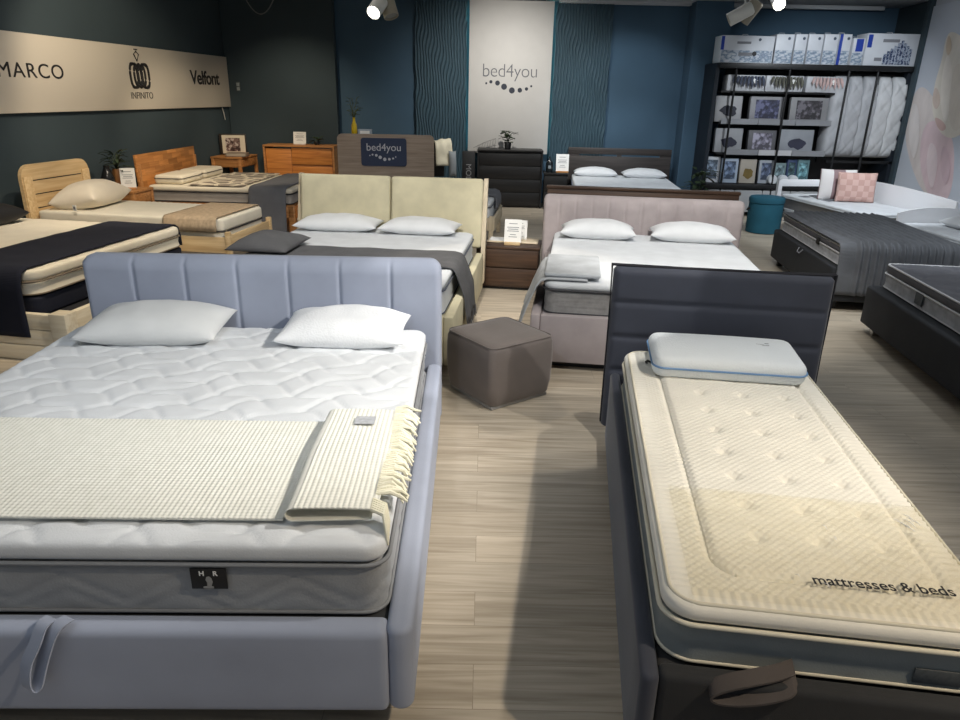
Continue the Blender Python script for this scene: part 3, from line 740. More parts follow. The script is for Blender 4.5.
# ================================================================== CREAM BED
O, A = (-1.019, 5.753), R(-5.3)
cream_f = mat('cream_bed_fabric', (206, 198, 168), .9, 'noise', .2, 300, .05)
t = thing('upholstered_bed', 'cream fabric double bed with two headboard cushions, behind the blue-grey headboard', 'bed', (*O, 0), A)
link('platform', B((0, 0, .24), (1.72, 2.05, .3), .01), cream_f, t)
link('plinth', B((0, 0, .04), (1.6, 1.9, .08)), black_m, t)
for sx in (-1, 1): link('side_rail', B((sx * .90, -.02, .24), (.07, 2.14, .36), .015), cream_f, t)
link('foot_rail', B((0, -1.065, .24), (1.73, .06, .36), .015), cream_f, t)
for sx in (-1, 1):
    bm = slab(.90, .10, .66, .03, .03, 12, 4, 8, z0=0); place_bm(bm, Matrix.Translation((sx * .455, 1.17, .44)) @ Matrix.Rotation(-.16, 4, 'X')); link('headboard_cushion', bm, cream_f, t)
    bm = bmesh.new(); prism(bm, [(1.03, .12), (1.16, .12), (1.36, 1.09), (1.31, 1.09), (1.2, .7)], sx * .925 - .02, sx * .925 + .02, 'YZ'); link('headboard_side', bm, wood('pale_frame_wood', (206, 192, 166), (182, 168, 142), 1, 'Z'), t, smooth=False)
mattress('mattress', 'white mattress with blue-grey piping on the cream fabric bed', O, A, 1.7, 2.0, .39, .235, white_knit, white_knit, mat('slate_piping', (80, 86, 98), .8, var=0), topH=.06, n=50, quilt=quilt_wave(.3, .006, .02))
pillow('pillow', 'flat white pillow on the cream bed, at its left half', O, A, -.44, .915, .63, .80, .42, .135, white_cotton, seed=6, wr=.008, rot=.03)
pillow('pillow', 'flat white pillow on the cream bed, at its right half', O, A, .35, .90, .63, .74, .42, .135, white_cotton, seed=8, wr=.008, rot=-.05)
def drape_throw(name, label, O, A, zt, path, y0, y1, m, ny=24, thick=.012, fringe=None, group=None, disp=None, cat='blanket', fm=None):
    t = thing(name, label, cat, (O[0], O[1], zt), A, group)
    bm = sheet(path, y0, y1, ny, thick, disp or (lambda u, y, x, z: .004 * noise.noise(Vector((x * 6, y * 6, z * 4)))), seg=.03)
    link('throw_body', bm, m, t, angle=180)
    if fringe:
        xe, ze, l, dxx = fringe; bm = bmesh.new(); rnd = random.Random(5); n_ = int((y1 - y0) / .018)
        for i in range(n_ + 1):
            y = y0 + (y1 - y0) * i / n_; q = rnd.uniform(.8, 1.1) * l
            tube(bm, [(xe, y, ze + .005), (xe + dxx * .5 + rnd.uniform(-.006, .006), y + rnd.uniform(-.006, .006), ze - q * .5), (xe + dxx + rnd.uniform(-.01, .01), y + rnd.uniform(-.012, .012), ze - q)], [.0035, .0035, .002], 5)
        link('fringe', bm, fm or m, t)
    return t
path = [(-.80, .006), (-.4, .004), (0, .004), (.5, .004), (.80, .006), (.85, -.005), (.875, -.035), (.9425, -.22), (.955, -.34), (.965, -.42)]
t = drape_throw('throw_blanket', 'dark grey fringed throw across the cream bed, hanging over its right side', O, A, .632, path, -.55, .0, grey_throw, fringe=(.972, -.42, .08, .01),
    disp=lambda u, y, x, z: (.006 * noise.noise(Vector((x * 5, y * 6, z * 6))) + (.012 * math.sin(y * 40) * max(0, u - .72) * 3 if u > .72 else 0), 0))
bm = pillow_bm(.5, .62, .11, n=20, pinch=.02, flat=.2, wr=.02, seed=11, wscale=6); place_bm(bm, Matrix.Translation((-.72, -.12, .02))); link('folded_end', bm, grey_throw, t, angle=180)
# bunch under the right side: patterned tassels
# ================================================================== NIGHTSTAND between
O2, A2 = (.275, 7.12), R(-8)
t = thing('nightstand', 'dark walnut two-drawer nightstand between the cream and pink-grey beds', 'nightstand', (*O2, 0), A2)
link('body', B((0, .0, .225), (.62, .40, .39), .004), dark_wood, t)
link('top_board', B((0, 0, .432), (.65, .43, .025), .003), dark_wood, t)
for zz in (.135, .325): link('drawer', B((0, -.208, zz), (.615, .018, .175), .003), dark_wood, t)
link('base', B((0, .01, .017), (.56, .34, .034)), black_m, t)
b_ = thing('sample_board', 'pale wooden sample board lying on the walnut nightstand', 'board', W_(O2, A2, .03, .085, .446), A2)
link('board', B((0, 0, .008), (.52, .24, .014), .003), wood('maple', (222, 206, 180), (204, 184, 150)), b_); link('board_print', B((-.14, 0, .0155), (.2, .2, .001)), paper, b_, smooth=False)
card_stand('tall white price card in a wooden foot at the front of the walnut nightstand', W_(O2, A2, .04, -.10, .4455), A2, .23, .17)
card_stand('white price card lying back behind the tall card on the walnut nightstand', W_(O2, A2, .08, .14, .461), A2 + .1, .17, .17, base=paper)

# ================================================================== PINK-GREY BED
O, A = (1.390, 5.730), R(-7.4)
pinkf = mat('pink_grey_fabric', (172, 162, 162), .9, 'weave', .15, 90, .05)
t = thing('upholstered_bed', 'pink-grey fabric double bed with channelled headboard, in the middle row', 'bed', (*O, 0), A)
link('platform', B((0, 0, .24), (1.66, 2.06, .3), .01), pinkf, t)
link('plinth', B((0, -.01, .04), (1.66, 2.02, .08)), black_m, t)
for sx in (-1, 1): link('side_rail', B((sx * .87, -.02, .235), (.07, 2.2, .35), .015), pinkf, t)
link('foot_rail', B((0, -1.085, .235), (1.67, .07, .35), .015), pinkf, t)
headboard(1.90, .88, .12, 12, pinkf, t, 1.15, .08, .05, amp=.008)
mattress('mattress', 'white-topped mattress with grey sides on the pink-grey bed', O, A, 1.65, 2.05, .39, .235, mat('grey_ticking', (146, 144, 142), .85, 'weave', .3, 60, .08, 20), white_knit, mat('dark_piping', (60, 60, 64), .7, var=0), topH=.06, n=40, quilt=soft(.3, .003))
pillow('pillow', 'flat white pillow on the pink-grey bed, at its left half', O, A, -.42, .80, .63, .70, .40, .16, white_cotton, seed=14, rot=.0)
pillow('pillow', 'flat white pillow on the pink-grey bed, at its right half', O, A, .44, .84, .63, .76, .40, .16, white_cotton, seed=17, rot=-.04)
path = [(-.52, .004), (-.7, .004), (-.80, .004), (-.845, -.01), (-.875, -.05), (-.935, -.20), (-.965, -.29), (-.985, -.35)]
path = path[::-1]
lg_throw = mat('light_grey_throw', (184, 188, 192), .95, 'weave', .35, 50, .08)
t = drape_throw('throw_blanket', 'light grey throw folded over the left front corner of the pink-grey bed', O, A, .632, path, -1.0, -.25, lg_throw, fringe=(-.99, -.345, .05, -.01),
    disp=lambda u, y, x, z: (.006 * noise.noise(Vector((x * 5, y * 6, z * 6))) + (.01 * math.sin(y * 45) * (1 - u) if u < .6 else 0), 0))
bm = slab(.40, .66, .03, .02, .013, 8, 10, 2, None); place_bm(bm, Matrix.Translation((-.63, -.64, .018))); link('folded_layer', bm, lg_throw, t)
# dark wooden headboard back to back with it
p = W_(O, A, 0, 1.36, 0)
t = thing('wooden_headboard', 'dark wooden headboard standing directly behind the pink-grey headboard', 'headboard', p, A)
link('panel', B((.0, 0, .53), (1.86, .05, .94), .006), dark_wood, t); link('cap_rail', B((0, 0, 1.005), (1.88, .07, .03), .004), dark_wood, t)
for sx in (-1, 1): link('leg', B((sx * .86, 0, .03), (.08, .05, .06)), dark_wood, t)
# ================================================================== FRONT-LEFT WHITEWASHED BED
O, A = (-3.965, 5.80), R(-9)
navy_cloth = mat('navy_cloth', (15, 20, 38), .9, 'weave', .3, 80, .05)
t = thing('wooden_bed', 'chunky whitewashed wooden double bed at the far left', 'bed', (*O, 0), A)
link('platform', B((.10, 0, .18), (2.1, 1.84, .26), .01), mat('dark_base', (30, 30, 34), .9, var=.02), t)
for k in range(3):
    link('side_board', B((.08, -.965, .06 + .118 * k), (2.16, .05, .114), .006), white_oak, t)
link('side_board', B((.08, .965, .18), (2.16, .05, .34), .006), white_oak, t)
link('foot_board', B((1.20, 0, .185), (.05, 1.8, .33), .006), white_oak_y, t)
for sy in (-1, 1): link('corner_post', B((1.20, sy * .955, .185), (.13, .12, .37), .008), white_oak, t)
for sy in (-1, 1): link('corner_post', B((-.99, sy * .94, .37), (.06, .10, .74), .008), white_oak, t)
link('headboard', B((-.99, 0, .50), (.04, 1.78, .36), .008), white_oak, t)
t = thing('box_spring', 'navy box spring layer in the whitewashed wooden bed', 'box spring', (*W_(O, A, .05, 0)[:2], .315), A)
link('box_body', slab(1.9, 1.86, .135, .06, .02, 10, 10, 2), navy_cloth, t)
mattress('mattress', 'cream topper mattress with piping on the whitewashed bed at the far left', W_(O, A, .05, 0), A, 1.93, 1.88, .46, .185, mat('cream_knit', (222, 214, 196), .85, 'noise', .2, 150, .02), MATS['cream_knit'], mat('taupe_piping', (120, 108, 92), .7, var=0), topH=.085, rc=.12, n=50, quilt=quilt_wave(.3, .006, .03))
t = thing('bed_runner', 'navy cloth runner across the whitewashed bed, hanging over its near side', 'runner', (O[0], O[1], .65), A)
# runs along y, so build it in a frame turned by 90 degrees
path = [(-.995, -.47), (-.992, -.25), (-.985, -.10), (-.955, -.02), (-.90, .004), (0, .004), (.90, .004), (.955, -.02), (.985, -.10), (.99, -.2)]
bm = sheet(path, -.95, -.28, 14, .008, lambda u, y, x, z: .005 * noise.noise(Vector((x * 5, y * 5, z * 5))), seg=.04)
place_bm(bm, Matrix.Rotation(PI / 2, 4, 'Z')); link('runner_cloth', bm, navy_cloth, t, angle=180)
pillow('pillow', 'black pillow at the head of the whitewashed bed, cut by the left edge', O, A, -.70, .45, .655, .5, .7, .2, mat('black_satin', (14, 14, 18), .6, var=0), seed=21)

# ================================================================== LIGHT OAK SINGLE BED
O, A = (-3.547, 7.600), R(-8.1)
t = thing('wooden_single_bed', 'light oak single bed with rounded slatted headboard by the left wall', 'bed', (*O, 0), A)
link('platform', B((0, 0, .40), (2.06, .88, .05)), light_oak, t)
for sy in (-1, 1): link('side_rail', B((0, sy * .475, .38), (2.1, .03, .16), .006), light_oak, t)
link('foot_rail', B((1.075, 0, .40), (.03, .90, .16), .006), light_oak_y, t)
for sy in (-1, 1): link('leg', B((1.075, sy * .475, .26), (.055, .055, .52), .012), light_oak, t)
bm = bmesh.new(); prism(bm, rrect(1.02, 1.09, .13, 6, 0, .545, (0, 1, 1, 0)), -1.115, -1.075, 'YZ')
link('headboard', bm, light_oak_y, t, smooth=False)
bm = bmesh.new()
for zz in (.65, .79, .93): box(bm, (-1.0745, 0, zz), (.002, .74, .010))  # thin dark strips laid on the face, no slots cut
link('slot_strip', bm, ink, t, smooth=False)
for sy in (-1, 1): link('headboard_stile', B((-1.068, sy * .44, .5), (.016, .12, .95), .004), light_oak, t)
mattress('mattress', 'cream ribbed single mattress on the light oak bed', O, A, 2.05, .92, .428, .21, mat('cream_rib', (226, 220, 204), .85, 'noise', .2, 150, .02), MATS['cream_rib'], mat('black_cord', (40, 40, 44), .7, var=0), topH=.13, rc=.05, n=60, quilt=lambda x, y: .003 * math.sin(2 * PI * x / .07), bottom=False)
pillow('pillow', 'plump cream pillow with a white tag on the light oak bed', O, A, -.70, .0, .640, .50, .80, .27, mat('cream_pillow', (226, 216, 198), .9, 'noise', .2, 60, .02), seed=23, rot=.12, tilt=0, roll=-.12)
bm = B((0, 0, .03), (.05, .004, .06)); o = link('pillow_tag', bm, paper, None, loc=W_(O, A, -.55, -.50, .66), rz=A - .2); tag(o, 'small white paper tag hanging at the plump cream pillow', 'tag')
link('tag_print', B((0, -.003, .03), (.025, .001, .03)), label_grey, o, smooth=False)
chk = ramp_mat('brown_check', 'wave', [(0, (188, 166, 136)), (.35, (142, 118, 92))], .95, 22, constant=False)
path = [(-.505, -.13), (-.50, -.08), (-.49, -.02), (-.455, .004), (0, .004), (.455, .004), (.49, -.02), (.50, -.08), (.505, -.13)]
t = thing('throw_blanket', 'small brown checked throw across the foot of the light oak bed', 'blanket', (O[0], O[1], .646), A)
bm = sheet(path, -.97, -.40, 14, .008, seg=.03); place_bm(bm, Matrix.Rotation(PI / 2, 4, 'Z')); link('throw_body', bm, mat('brown_check_wool', (188, 166, 138), .95, 'weave', .8, 22, .08, 30), t, angle=180)

# ================================================================== ORANGE WOOD BED
O, A = (-3.50, 10.36), R(-2.2)
t = thing('wooden_bed', 'orange-brown wooden double bed with block-pattern headboard at the left wall', 'bed', (*O, 0), A)
link('platform', B((0, 0, .39), (1.95, 1.68, .05)), orange_wood, t)
for sy in (-1, 1): link('side_rail', B((0, sy * .87, .33), (2.0, .03, .16), .004), orange_wood, t)
link('foot_rail', B((1.015, 0, .33), (.03, 1.72, .16), .004), wood('orange_wood_y', (206, 132, 66), (166, 96, 42), 1, 'Y'), t)
for sy in (-1, 1): link('leg', B((.97, sy * .84, .21), (.09, .09, .42), .006), orange_wood, t)
for sy in (-1, 1): link('headboard_post', B((-1.05, sy * .86, .45), (.05, .06, .9), .004), orange_wood, t)
bm = B((0, 0, .74), (.03, 1.80, .56), .004); place_bm(bm, Matrix.Translation((-1.035, 0, 0)) @ Matrix.Rotation(-.03, 4, 'Y')); link('headboard', bm, orange_block, t)
mattress('mattress', 'cream mattress with grey side band on the orange-brown wooden bed', O, A, 1.95, 1.68, .42, .21, mat('grey_band', (150, 146, 142), .85, 'noise', .2, 100, .05), mat('cream_top', (224, 216, 198), .85, var=.02), MATS['black_cord'], topH=.075, rc=.06, n=30, quilt=soft(.3, .003))
for ly, lab in ((-.38, 'flat cream pillow on the orange-brown wooden bed, the nearer one'), (.38, 'flat cream pillow on the orange-brown wooden bed, the farther one')):
    t = thing('pillow', lab, 'pillow', W_(O, A, -.74, ly, .634), A)
    link('pillow_body', slab(.40, .68, .12, .05, .045, 8, 10, 3), MATS['cream_top'], t)
    link('piping', piping(.405, .685, .05, .075, .005), MATS['black_cord'], t)
t = thing('bed_runner', 'cream runner with grey pebble pattern across the orange-brown wooden bed', 'runner', (O[0], O[1], .64), A)
bm = sheet([(-.83, .003), (0, .003), (.83, .003)], -.30, .42, 8, .006, seg=.05); place_bm(bm, Matrix.Rotation(PI / 2, 4, 'Z'))
link('runner_cloth', bm, ramp_mat('pebble_pattern', 'voronoi_edge', [(0, (216, 206, 186)), (.10, (134, 124, 114))], .9, 4.2), t)
t = thing('throw_blanket', 'grey throw hanging to the floor over the near foot corner of the orange-brown bed', 'blanket', (O[0], O[1], .64), A)
path = [(-.97, -.60), (-.95, -.3), (-.925, -.12), (-.895, -.03), (-.84, .004), (0, .004), (.80, .004)]
bm = sheet(path, -.92, -.42, 10, .012, lambda u, y, x, z: .008 * noise.noise(Vector((x * 5, y * 8, z * 2))), seg=.04); place_bm(bm, Matrix.Rotation(PI / 2, 4, 'Z')); link('throw_body', bm, mat('mid_grey_throw', (104, 106, 112), .95, 'weave', .3, 60, .05), t, angle=180)

# ------------------------------------------------------------------ small furniture on the left wall
def table_ns(label, x, y, w, d, h, rz, m):
    t = thing('nightstand', label, 'nightstand', (x, y, 0), rz)
    link('top_board', B((0, 0, h - .015), (w, d, .03), .003), m, t)
    link('apron', B((0, 0, h - .10), (w - .04, d - .04, .14), .003), m, t)
    dr = link('drawer', B((d * 0 + (w / 2 - .015), 0, h - .10), (.02, d - .12, .11), .003), m, t)
    for sx in (-1, 1):
        for sy in (-1, 1): link('leg', B((sx * (w / 2 - .03), sy * (d / 2 - .03), (h - .03) / 2), (.05, .05, h - .03), .003), m, t)
    return t
table_ns('open-legged orange-brown nightstand in the left corner, under the framed picture', -4.28, 12.42, .52, .72, .80, -a_l, orange_wood)
t = thing('picture_frame', 'square framed photograph leaning on the nightstand in the left corner', 'picture', (-4.32, 12.53, .803), R(8))
link('frame', B((0, 0, .17), (.44, .05, .34), .004), mat('dark_frame', (50, 42, 36), .5, var=0), t)
link('mount', B((.015, -.027, .17), (.38, .004, .30)), mat('cream_mount', (216, 206, 186), .7, var=0), t, smooth=False)
link('photograph', B((.0, -.030, .165), (.24, .003, .22)), ramp_mat('dim_photo', 'noise', [(.3, (60, 40, 36)), (.45, (120, 96, 90)), (.55, (190, 176, 168)), (.65, (90, 64, 58))], .5, 14), t, smooth=False)
t = thing('book', 'flat grey-brown box book lying in front of the framed picture', 'book', (-4.15, 12.2, .803), R(4))
link('cover', B((0, 0, .03), (.34, .22, .06), .004), mat('book_brown', (118, 102, 88), .7, var=.05), t); link('pages', B((0, -.108, .03), (.31, .01, .045)), mat('book_pages', (170, 160, 146), .8, var=0), t)
# nightstand between light and orange beds
NS = (-4.50, 8.95)
table_ns('orange-brown nightstand between the light oak and orange-brown beds', NS[0], NS[1], .48, .46, .66, -a_l, orange_wood)
card_stand('white price card standing on the nightstand beside the light oak bed', (NS[0] + .10, NS[1] - .10, .662), R(20), .24, .17, orange_wood)
t = thing('potted_plant', 'dark leafy plant in a striped wooden vase on the nightstand between the left beds', 'plant', (NS[0] - .06, NS[1] + .0, .662), 0)
bm = bmesh.new(); lathe(bm, [(.05, 0), (.065, .05), (.072, .18), (.06, .24), (.05, .24), (.05, .2)]); link('vase', bm, wood('vase_wood', (176, 126, 76), (120, 80, 44), 1, 'Z'), t)
bm = bmesh.new(); leafy(bm, (0, 0, .2), 46, .17, .24, .13, .035, 3); link('leaves', bm, mat('dark_leaf', (52, 66, 44), .5, var=.2, vscale=12), t, angle=180)
bm = bmesh.new(); lathe(bm, [(.045, 0), (.075, .06), (.08, .14), (.05, .22), (.03, .27), (.036, .29)])
tag(link('vase', bm, mat('dark_glaze', (30, 30, 30), .25, var=0), None, loc=(NS[0] - .12, NS[1] - .15, .662)), 'dark round-bellied vase beside the plant on the left nightstand', 'vase')

# ------------------------------------------------------------------ orange sideboard
t = thing('sideboard', 'orange-brown wooden sideboard with doors and drawers against the back wall', 'sideboard', (-3.18, 12.70, 0), R(-3))
link('body', B((0, .02, .46), (1.16, .40, .86), .004), orange_wood, t); link('top_board', B((0, 0, .965), (1.24, .46, .03), .004), orange_wood, t)
for sx in (-1, 1): link('side_panel', B((sx * .605, 0, .475), (.03, .46, .95), .004), orange_wood, t)
dm = wood('orange_front', (222, 150, 78), (184, 112, 54), 1, 'X')
link('door', B((-.36, -.19, .50), (.44, .02, .84), .003), dm, t)
for zz in (.80, .49, .2): link('drawer', B((.22, -.19, zz), (.70, .02, .27), .003), dm, t)
card_stand('white card standing on the orange-brown sideboard', (-3.22, 12.72, .981), 0, .19, .22, paper)
t = thing('potted_plant', 'tiny dark plant on the orange-brown sideboard', 'plant', (-2.92, 12.70, .981))
bm = bmesh.new(); lathe(bm, [(.04, 0), (.05, .05), (.045, .06)]); link('pot', bm, black_m, t)
bm = bmesh.new(); leafy(bm, (0, 0, .04), 14, .12, .08, .12, .05, 8); link('leaves', bm, MATS['dark_leaf'], t, angle=180)

# ------------------------------------------------------------------ reception counter
YC = 10.8
t = thing('reception_counter', 'tall grey-ash counter panel with navy bed4you sign, behind the cream headboard', 'counter', (-1.46, YC, 0), R(3))
bm = bmesh.new(); prism(bm, rrect(1.42, 1.28, .07, 6, 0, .64, (0, 1, 1, 0)), -.03, .03, 'XZ'); link('front_panel', bm, ash_wood, t, smooth=False)
link('desk_top', B((0, .28, .98), (1.34, .5, .03), .004), ash_wood, t)
for sx in (-1, 1): link('side_panel', B((sx * .66, .28, .48), (.04, .5, .96), .004), ash_wood, t)
sg = bmesh.new(); prism(sg, rrect(.67, .40, .04, 5, -.03, 1.03), -.042, -.031, 'XZ'); sgo = link('sign', sg, mat('sign_navy', (42, 54, 82), .5, var=0), t, smooth=False)
g = text_bm('bed4you', 1, .0015, 0); xs_ = [v.co.x for v in g.verts]; w = max(xs_) - min(xs_); bmesh.ops.scale(g, vec=(.50 / w, .50 / w, 1), verts=g.verts); place_bm(g, Matrix.Translation((-.03, -.0445, 1.05)) @ UPR)
silver = mat('sign_silver', (196, 198, 204), .5, var=0); link('sign_lettering', g, silver, sgo, smooth=False)
bm = bmesh.new(); dots(bm, -.03, .965, .56, -.0425); link('sign_dots', bm, silver, sgo, smooth=False)
link('support_ledge', B((0, .06, 1.262), (1.2, .14, .02), .003), ash_wood, t)
t = thing('bud_vase', 'slim yellow bottle vase with sprigs on the counter', 'vase', (-1.935, YC + .09, 1.273))
bm = bmesh.new(); lathe(bm, [(.04, 0), (.045, .03), (.04, .12), (.02, .18), (.018, .22), (.022, .23)]); link('bottle', bm, mat('yellow_glass', (206, 176, 30), .3, var=0), t)
bm = bmesh.new(); leafy(bm, (0, 0, .2), 30, .15, .3, .06, .02, 12, .0); link('sprigs', bm, mat('dry_sprig', (78, 84, 52), .7, var=.1), t, angle=180)
t = thing('card_stack', 'small pale box of cards on the counter beside the yellow vase', 'box', (-1.77, YC + .05, 1.273), R(3))
link('box_body', B((0, 0, .035), (.2, .1, .07), .004), mat('pale_blue_box', (150, 160, 172), .6, var=.05, vscale=30), t); link('card_front', B((0, -.052, .03), (.14, .003, .04)), paper, t, smooth=False)
# chair with jacket
t = thing('office_chair', 'dark chair behind the right end of the counter', 'chair', (-.80, 11.75, 0), R(20))
link('seat', B((0, 0, .47), (.48, .46, .07), .03), black_m, t); link('backrest', B((0, .24, .84), (.46, .05, .56), .02), black_m, t)
bm = bmesh.new(); lathe(bm, [(.03, .1), (.03, .44)], 12); link('column', bm, chrome, t)
for k in range(5): bm = bmesh.new(); a = 2 * PI * k / 5; tube(bm, [(0, 0, .12), (.28 * math.cos(a), .28 * math.sin(a), .04)], .02, 6); link('leg', bm, black_m, t)
bm = sheet([(-.02, -.3), (-.01, -.1), (.0, 0), (.05, .02), (.1, 0), (.13, -.15), (.16, -.35)], -.12, .16, 10, .03, lambda u, y, x, z: .05 * noise.noise(Vector((x * 8, y * 9, z * 6))), seg=.04); place_bm(bm, Matrix.Rotation(-PI / 2, 4, 'Z'))
o = link('jacket', bm, mat('cream_jacket', (208, 202, 180), .9, 'noise', .3, 30, .05), None, angle=180, loc=(-.73, 12.02, 1.10), rz=R(20)); tag(o, 'cream and grey jacket hung over the chair behind the counter', 'jacket')
link('sleeve', place_bm(pillow_bm(.13, .42, .1, n=10, seed=2), Matrix.Translation((.15, -.17, -.32)) @ Matrix.Rotation(PI / 2 - .1, 4, 'X')), mat('grey_sleeve', (132, 138, 142), .9, 'noise', .3, 30, .05), o, angle=180)

# ------------------------------------------------------------------ bed behind the cream one
O, A = (-.86, 9.70), R(-6)
t = thing('wooden_bed', 'pale wooden bed mostly hidden behind the cream headboard, foot corner showing', 'bed', (*O, 0), A)
pf = MATS['pale_frame_wood']
link('platform', B((0, 0, .28), (2.0, 1.1, .05)), pf, t)
for sy in (-1, 1): link('side_rail', B((0, sy * .58, .30), (2.1, .03, .16), .004), pf, t)
link('foot_rail', B((1.06, 0, .30), (.03, 1.18, .16), .004), pf, t)
for sy in (-1, 1):
    for sx in (-1, 1): link('leg', B((sx * 1.03, sy * .56, .2), (.06, .06, .40), .006), pf, t)
mattress('mattress', 'white mattress on the pale wooden bed behind the cream headboard', O, A, 2.03, 1.12, .31, .26, white_knit, white_knit, MATS['slate_piping'], topH=.07, rc=.08, n=20)
t = thing('throw_blanket', 'mid-grey throw over the end of the white mattress behind the cream headboard', 'blanket', (O[0], O[1], .578), A)
bm = sheet([(.45, .004), (.97, .004), (1.01, -.01), (1.03, -.06), (1.032, -.16)], -.05, .57, 8, .03, seg=.03); link('throw_body', bm, mat('mid_grey_throw', (104, 106, 112)), t, angle=180)

# ------------------------------------------------------------------ black dresser etc.
t = thing('dresser', 'black-brown four-drawer dresser in front of the white logo panel', 'dresser', (.445, 12.72, 0), 0)
link('body', B((0, .02, .48), (1.08, .42, .92), .003), black_wood, t); link('top_board', B((0, 0, .965), (1.13, .48, .03), .003), black_wood, t)
for sx in (-1, 1): link('side_panel', B((sx * .55, 0, .475), (.025, .46, .95)), black_wood, t)
for k in range(4): link('drawer', B((0, -.20, .155 + .222 * k), (1.065, .02, .212), .003), black_wood, t)
t = thing('potted_plant', 'small round-leaved plant in a black pot on the black dresser', 'plant', (.40, 12.68, .981))
bm = bmesh.new(); lathe(bm, [(.05, 0), (.065, .11), (.06, .12), (.05, .11)]); link('pot', bm, black_m, t)
bm = bmesh.new(); leafy(bm, (0, 0, .1), 26, .2, .2, .12, .09, 6); link('leaves', bm, MATS['dark_leaf'], t, angle=180)
# black product box with vertical letters left of it
t = thing('packing_box', 'tall black box with white vertical letters, left of the black dresser', 'box', (-.27, 12.55, 0), 0)
link('box_body', B((0, 0, .47), (.22, .24, .94), .006), black_m, t)
g = text_bm('MOD', .13, .001, .0); place_bm(g, Matrix.Translation((-.04, -.1215, .59)) @ UPR @ Matrix.Rotation(-PI / 2, 4, 'Z')); link('box_lettering', g, mat('dim_white', (130, 130, 132), .6, var=0), t, smooth=False)
bm = bmesh.new(); tube(bm, [(-.2, 12.95, .97), (0, 12.93, 1.07), (.2, 12.93, 1.14)], .008, 6); tube(bm, [(-.1, 12.95, .985), (.22, 12.93, 1.02)], .006, 6)
for k in range(8): tube(bm, [(-.14 + .045 * k, 12.94, .99), (-.12 + .045 * k, 12.93, 1.02 + .015 * k)], .005, 5)
tag(link('wire_rack', bm, mat('dull_metal', (150, 148, 144), .4, var=0)), 'folded grey wire rack lying on the left of the black dresser', 'wire rack')
t = thing('nightstand', 'black nightstand between the black dresser and black bed', 'nightstand', (1.25, 12.60, 0), R(-3))
link('body', B((0, 0, .31), (.40, .38, .56), .003), black_wood, t); link('top_board', B((0, 0, .605), (.43, .42, .03), .003), black_wood, t)
for zz in (.18, .44): link('drawer', B((0, -.195, zz), (.39, .015, .24), .003), black_wood, t)
t = thing('lantern', 'small black lantern jar on the black nightstand', 'lantern', (1.13, 12.55, .621))
bm = bmesh.new(); lathe(bm, [(.055, 0), (.06, .02), (.06, .15), (.045, .18), (.02, .22), (.012, .26)], 10); link('jar', bm, mat('dark_glass', (28, 34, 38), .15, var=0), t)
link('cap', B((0, 0, .175), (.09, .09, .012), .002), black_m, t); link('jar_label', B((0, -.062, .09), (.05, .004, .05)), mat('silver_label', (130, 140, 146), .5, var=0), t, smooth=False)
card_stand('white price card on the black nightstand next to the lantern', (1.35, 12.50, .621), 0, .29, .22, orange_wood)

# ------------------------------------------------------------------ black bed
O, A = (2.294, 11.835), R(-5)
t = thing('wooden_bed', 'black-brown bed with slotted headboard against the blue back wall', 'bed', (*O, 0), A)
link('platform', B((0, 0, .28), (1.66, 2.0, .06)), black_wood, t)
for sx in (-1, 1): link('side_rail', B((sx * .85, 0, .28), (.03, 2.06, .2), .004), black_wood, t)
link('foot_rail', B((0, -1.035, .28), (1.7, .03, .2), .004), black_wood, t)
for sx in (-1, 1):
    for yy in (-.97, .97): link('leg', B((sx * .80, yy, .1), (.08, .08, .2)), black_wood, t)
hbm = wood('black_brown_lighter', (66, 60, 58), (44, 40, 38), 1, 'X')
link('headboard', B((0, 1.06, .53), (1.80, .04, .70), .005), hbm, t)
link('headboard_cap', B((0, 1.055, .965), (1.80, .05, .11), .005), hbm, t)
for cx, w in ((-.80, .20), (0, .08), (.80, .20)): link('headboard_block', B((cx, 1.06, .895), (w, .04, .034)), hbm, t, smooth=False)
mattress('mattress', 'white mattress with light blue-grey side on the black bed', O, A, 1.64, 2.0, .315, .25, mat('ice_blue_knit', (168, 182, 204), .85, var=.03), white_knit, mat('ice_piping', (150, 160, 180), .8, var=0), topH=.08, rc=.07, n=16)
for lx, s, lab in ((-.42, 31, 'small white pillow on the black bed, at its left half'), (.42, 33, 'small white pillow on the black bed, at its right half')):
    pillow('pillow', lab, O, A, lx, .78, .567, .76, .40, .15, white_cotton, seed=s)
t = thing('potted_plant', 'dark leafy plant in a black pot between the black bed and teal pouf', 'plant', (3.50, 11.7, 0))
bm = bmesh.new(); lathe(bm, [(.11, 0), (.15, .30), (.14, .32), (.12, .30)]); link('pot', bm, black_m, t)
bm = bmesh.new(); leafy(bm, (0, 0, .3), 50, .3, .5, .2, .09, 16); link('leaves', bm, MATS['dark_leaf'], t, angle=180)

# ------------------------------------------------------------------ teal pouf
t = thing('storage_pouf', 'round teal fabric pouf beside the white daybed', 'pouf', (4.22, 10.62, 0))
teal = mat('teal_fabric', (28, 88, 108), .85, 'noise', .2, 200, .05)
bm = bmesh.new(); lathe(bm, [(.20, 0), (.24, .01), (.245, .2), (.245, .42), (.24, .44)], 32); link('drum_body', bm, teal, t)
bm = bmesh.new(); lathe(bm, [(.20, .442), (.252, .445), (.255, .50), (.24, .525), (.1, .535), (.02, .536)], 32); link('lid', bm, teal, t)
bm = bmesh.new(); tube(bm, [(-.245, -.03, .36), (-.275, 0, .33), (-.245, .03, .36)], .012, 6); link('handle', bm, black_m, t)
bm = bmesh.new(); tube(bm, [(.245, -.03, .36), (.275, 0, .33), (.245, .03, .36)], .012, 6); link('handle', bm, black_m, t)

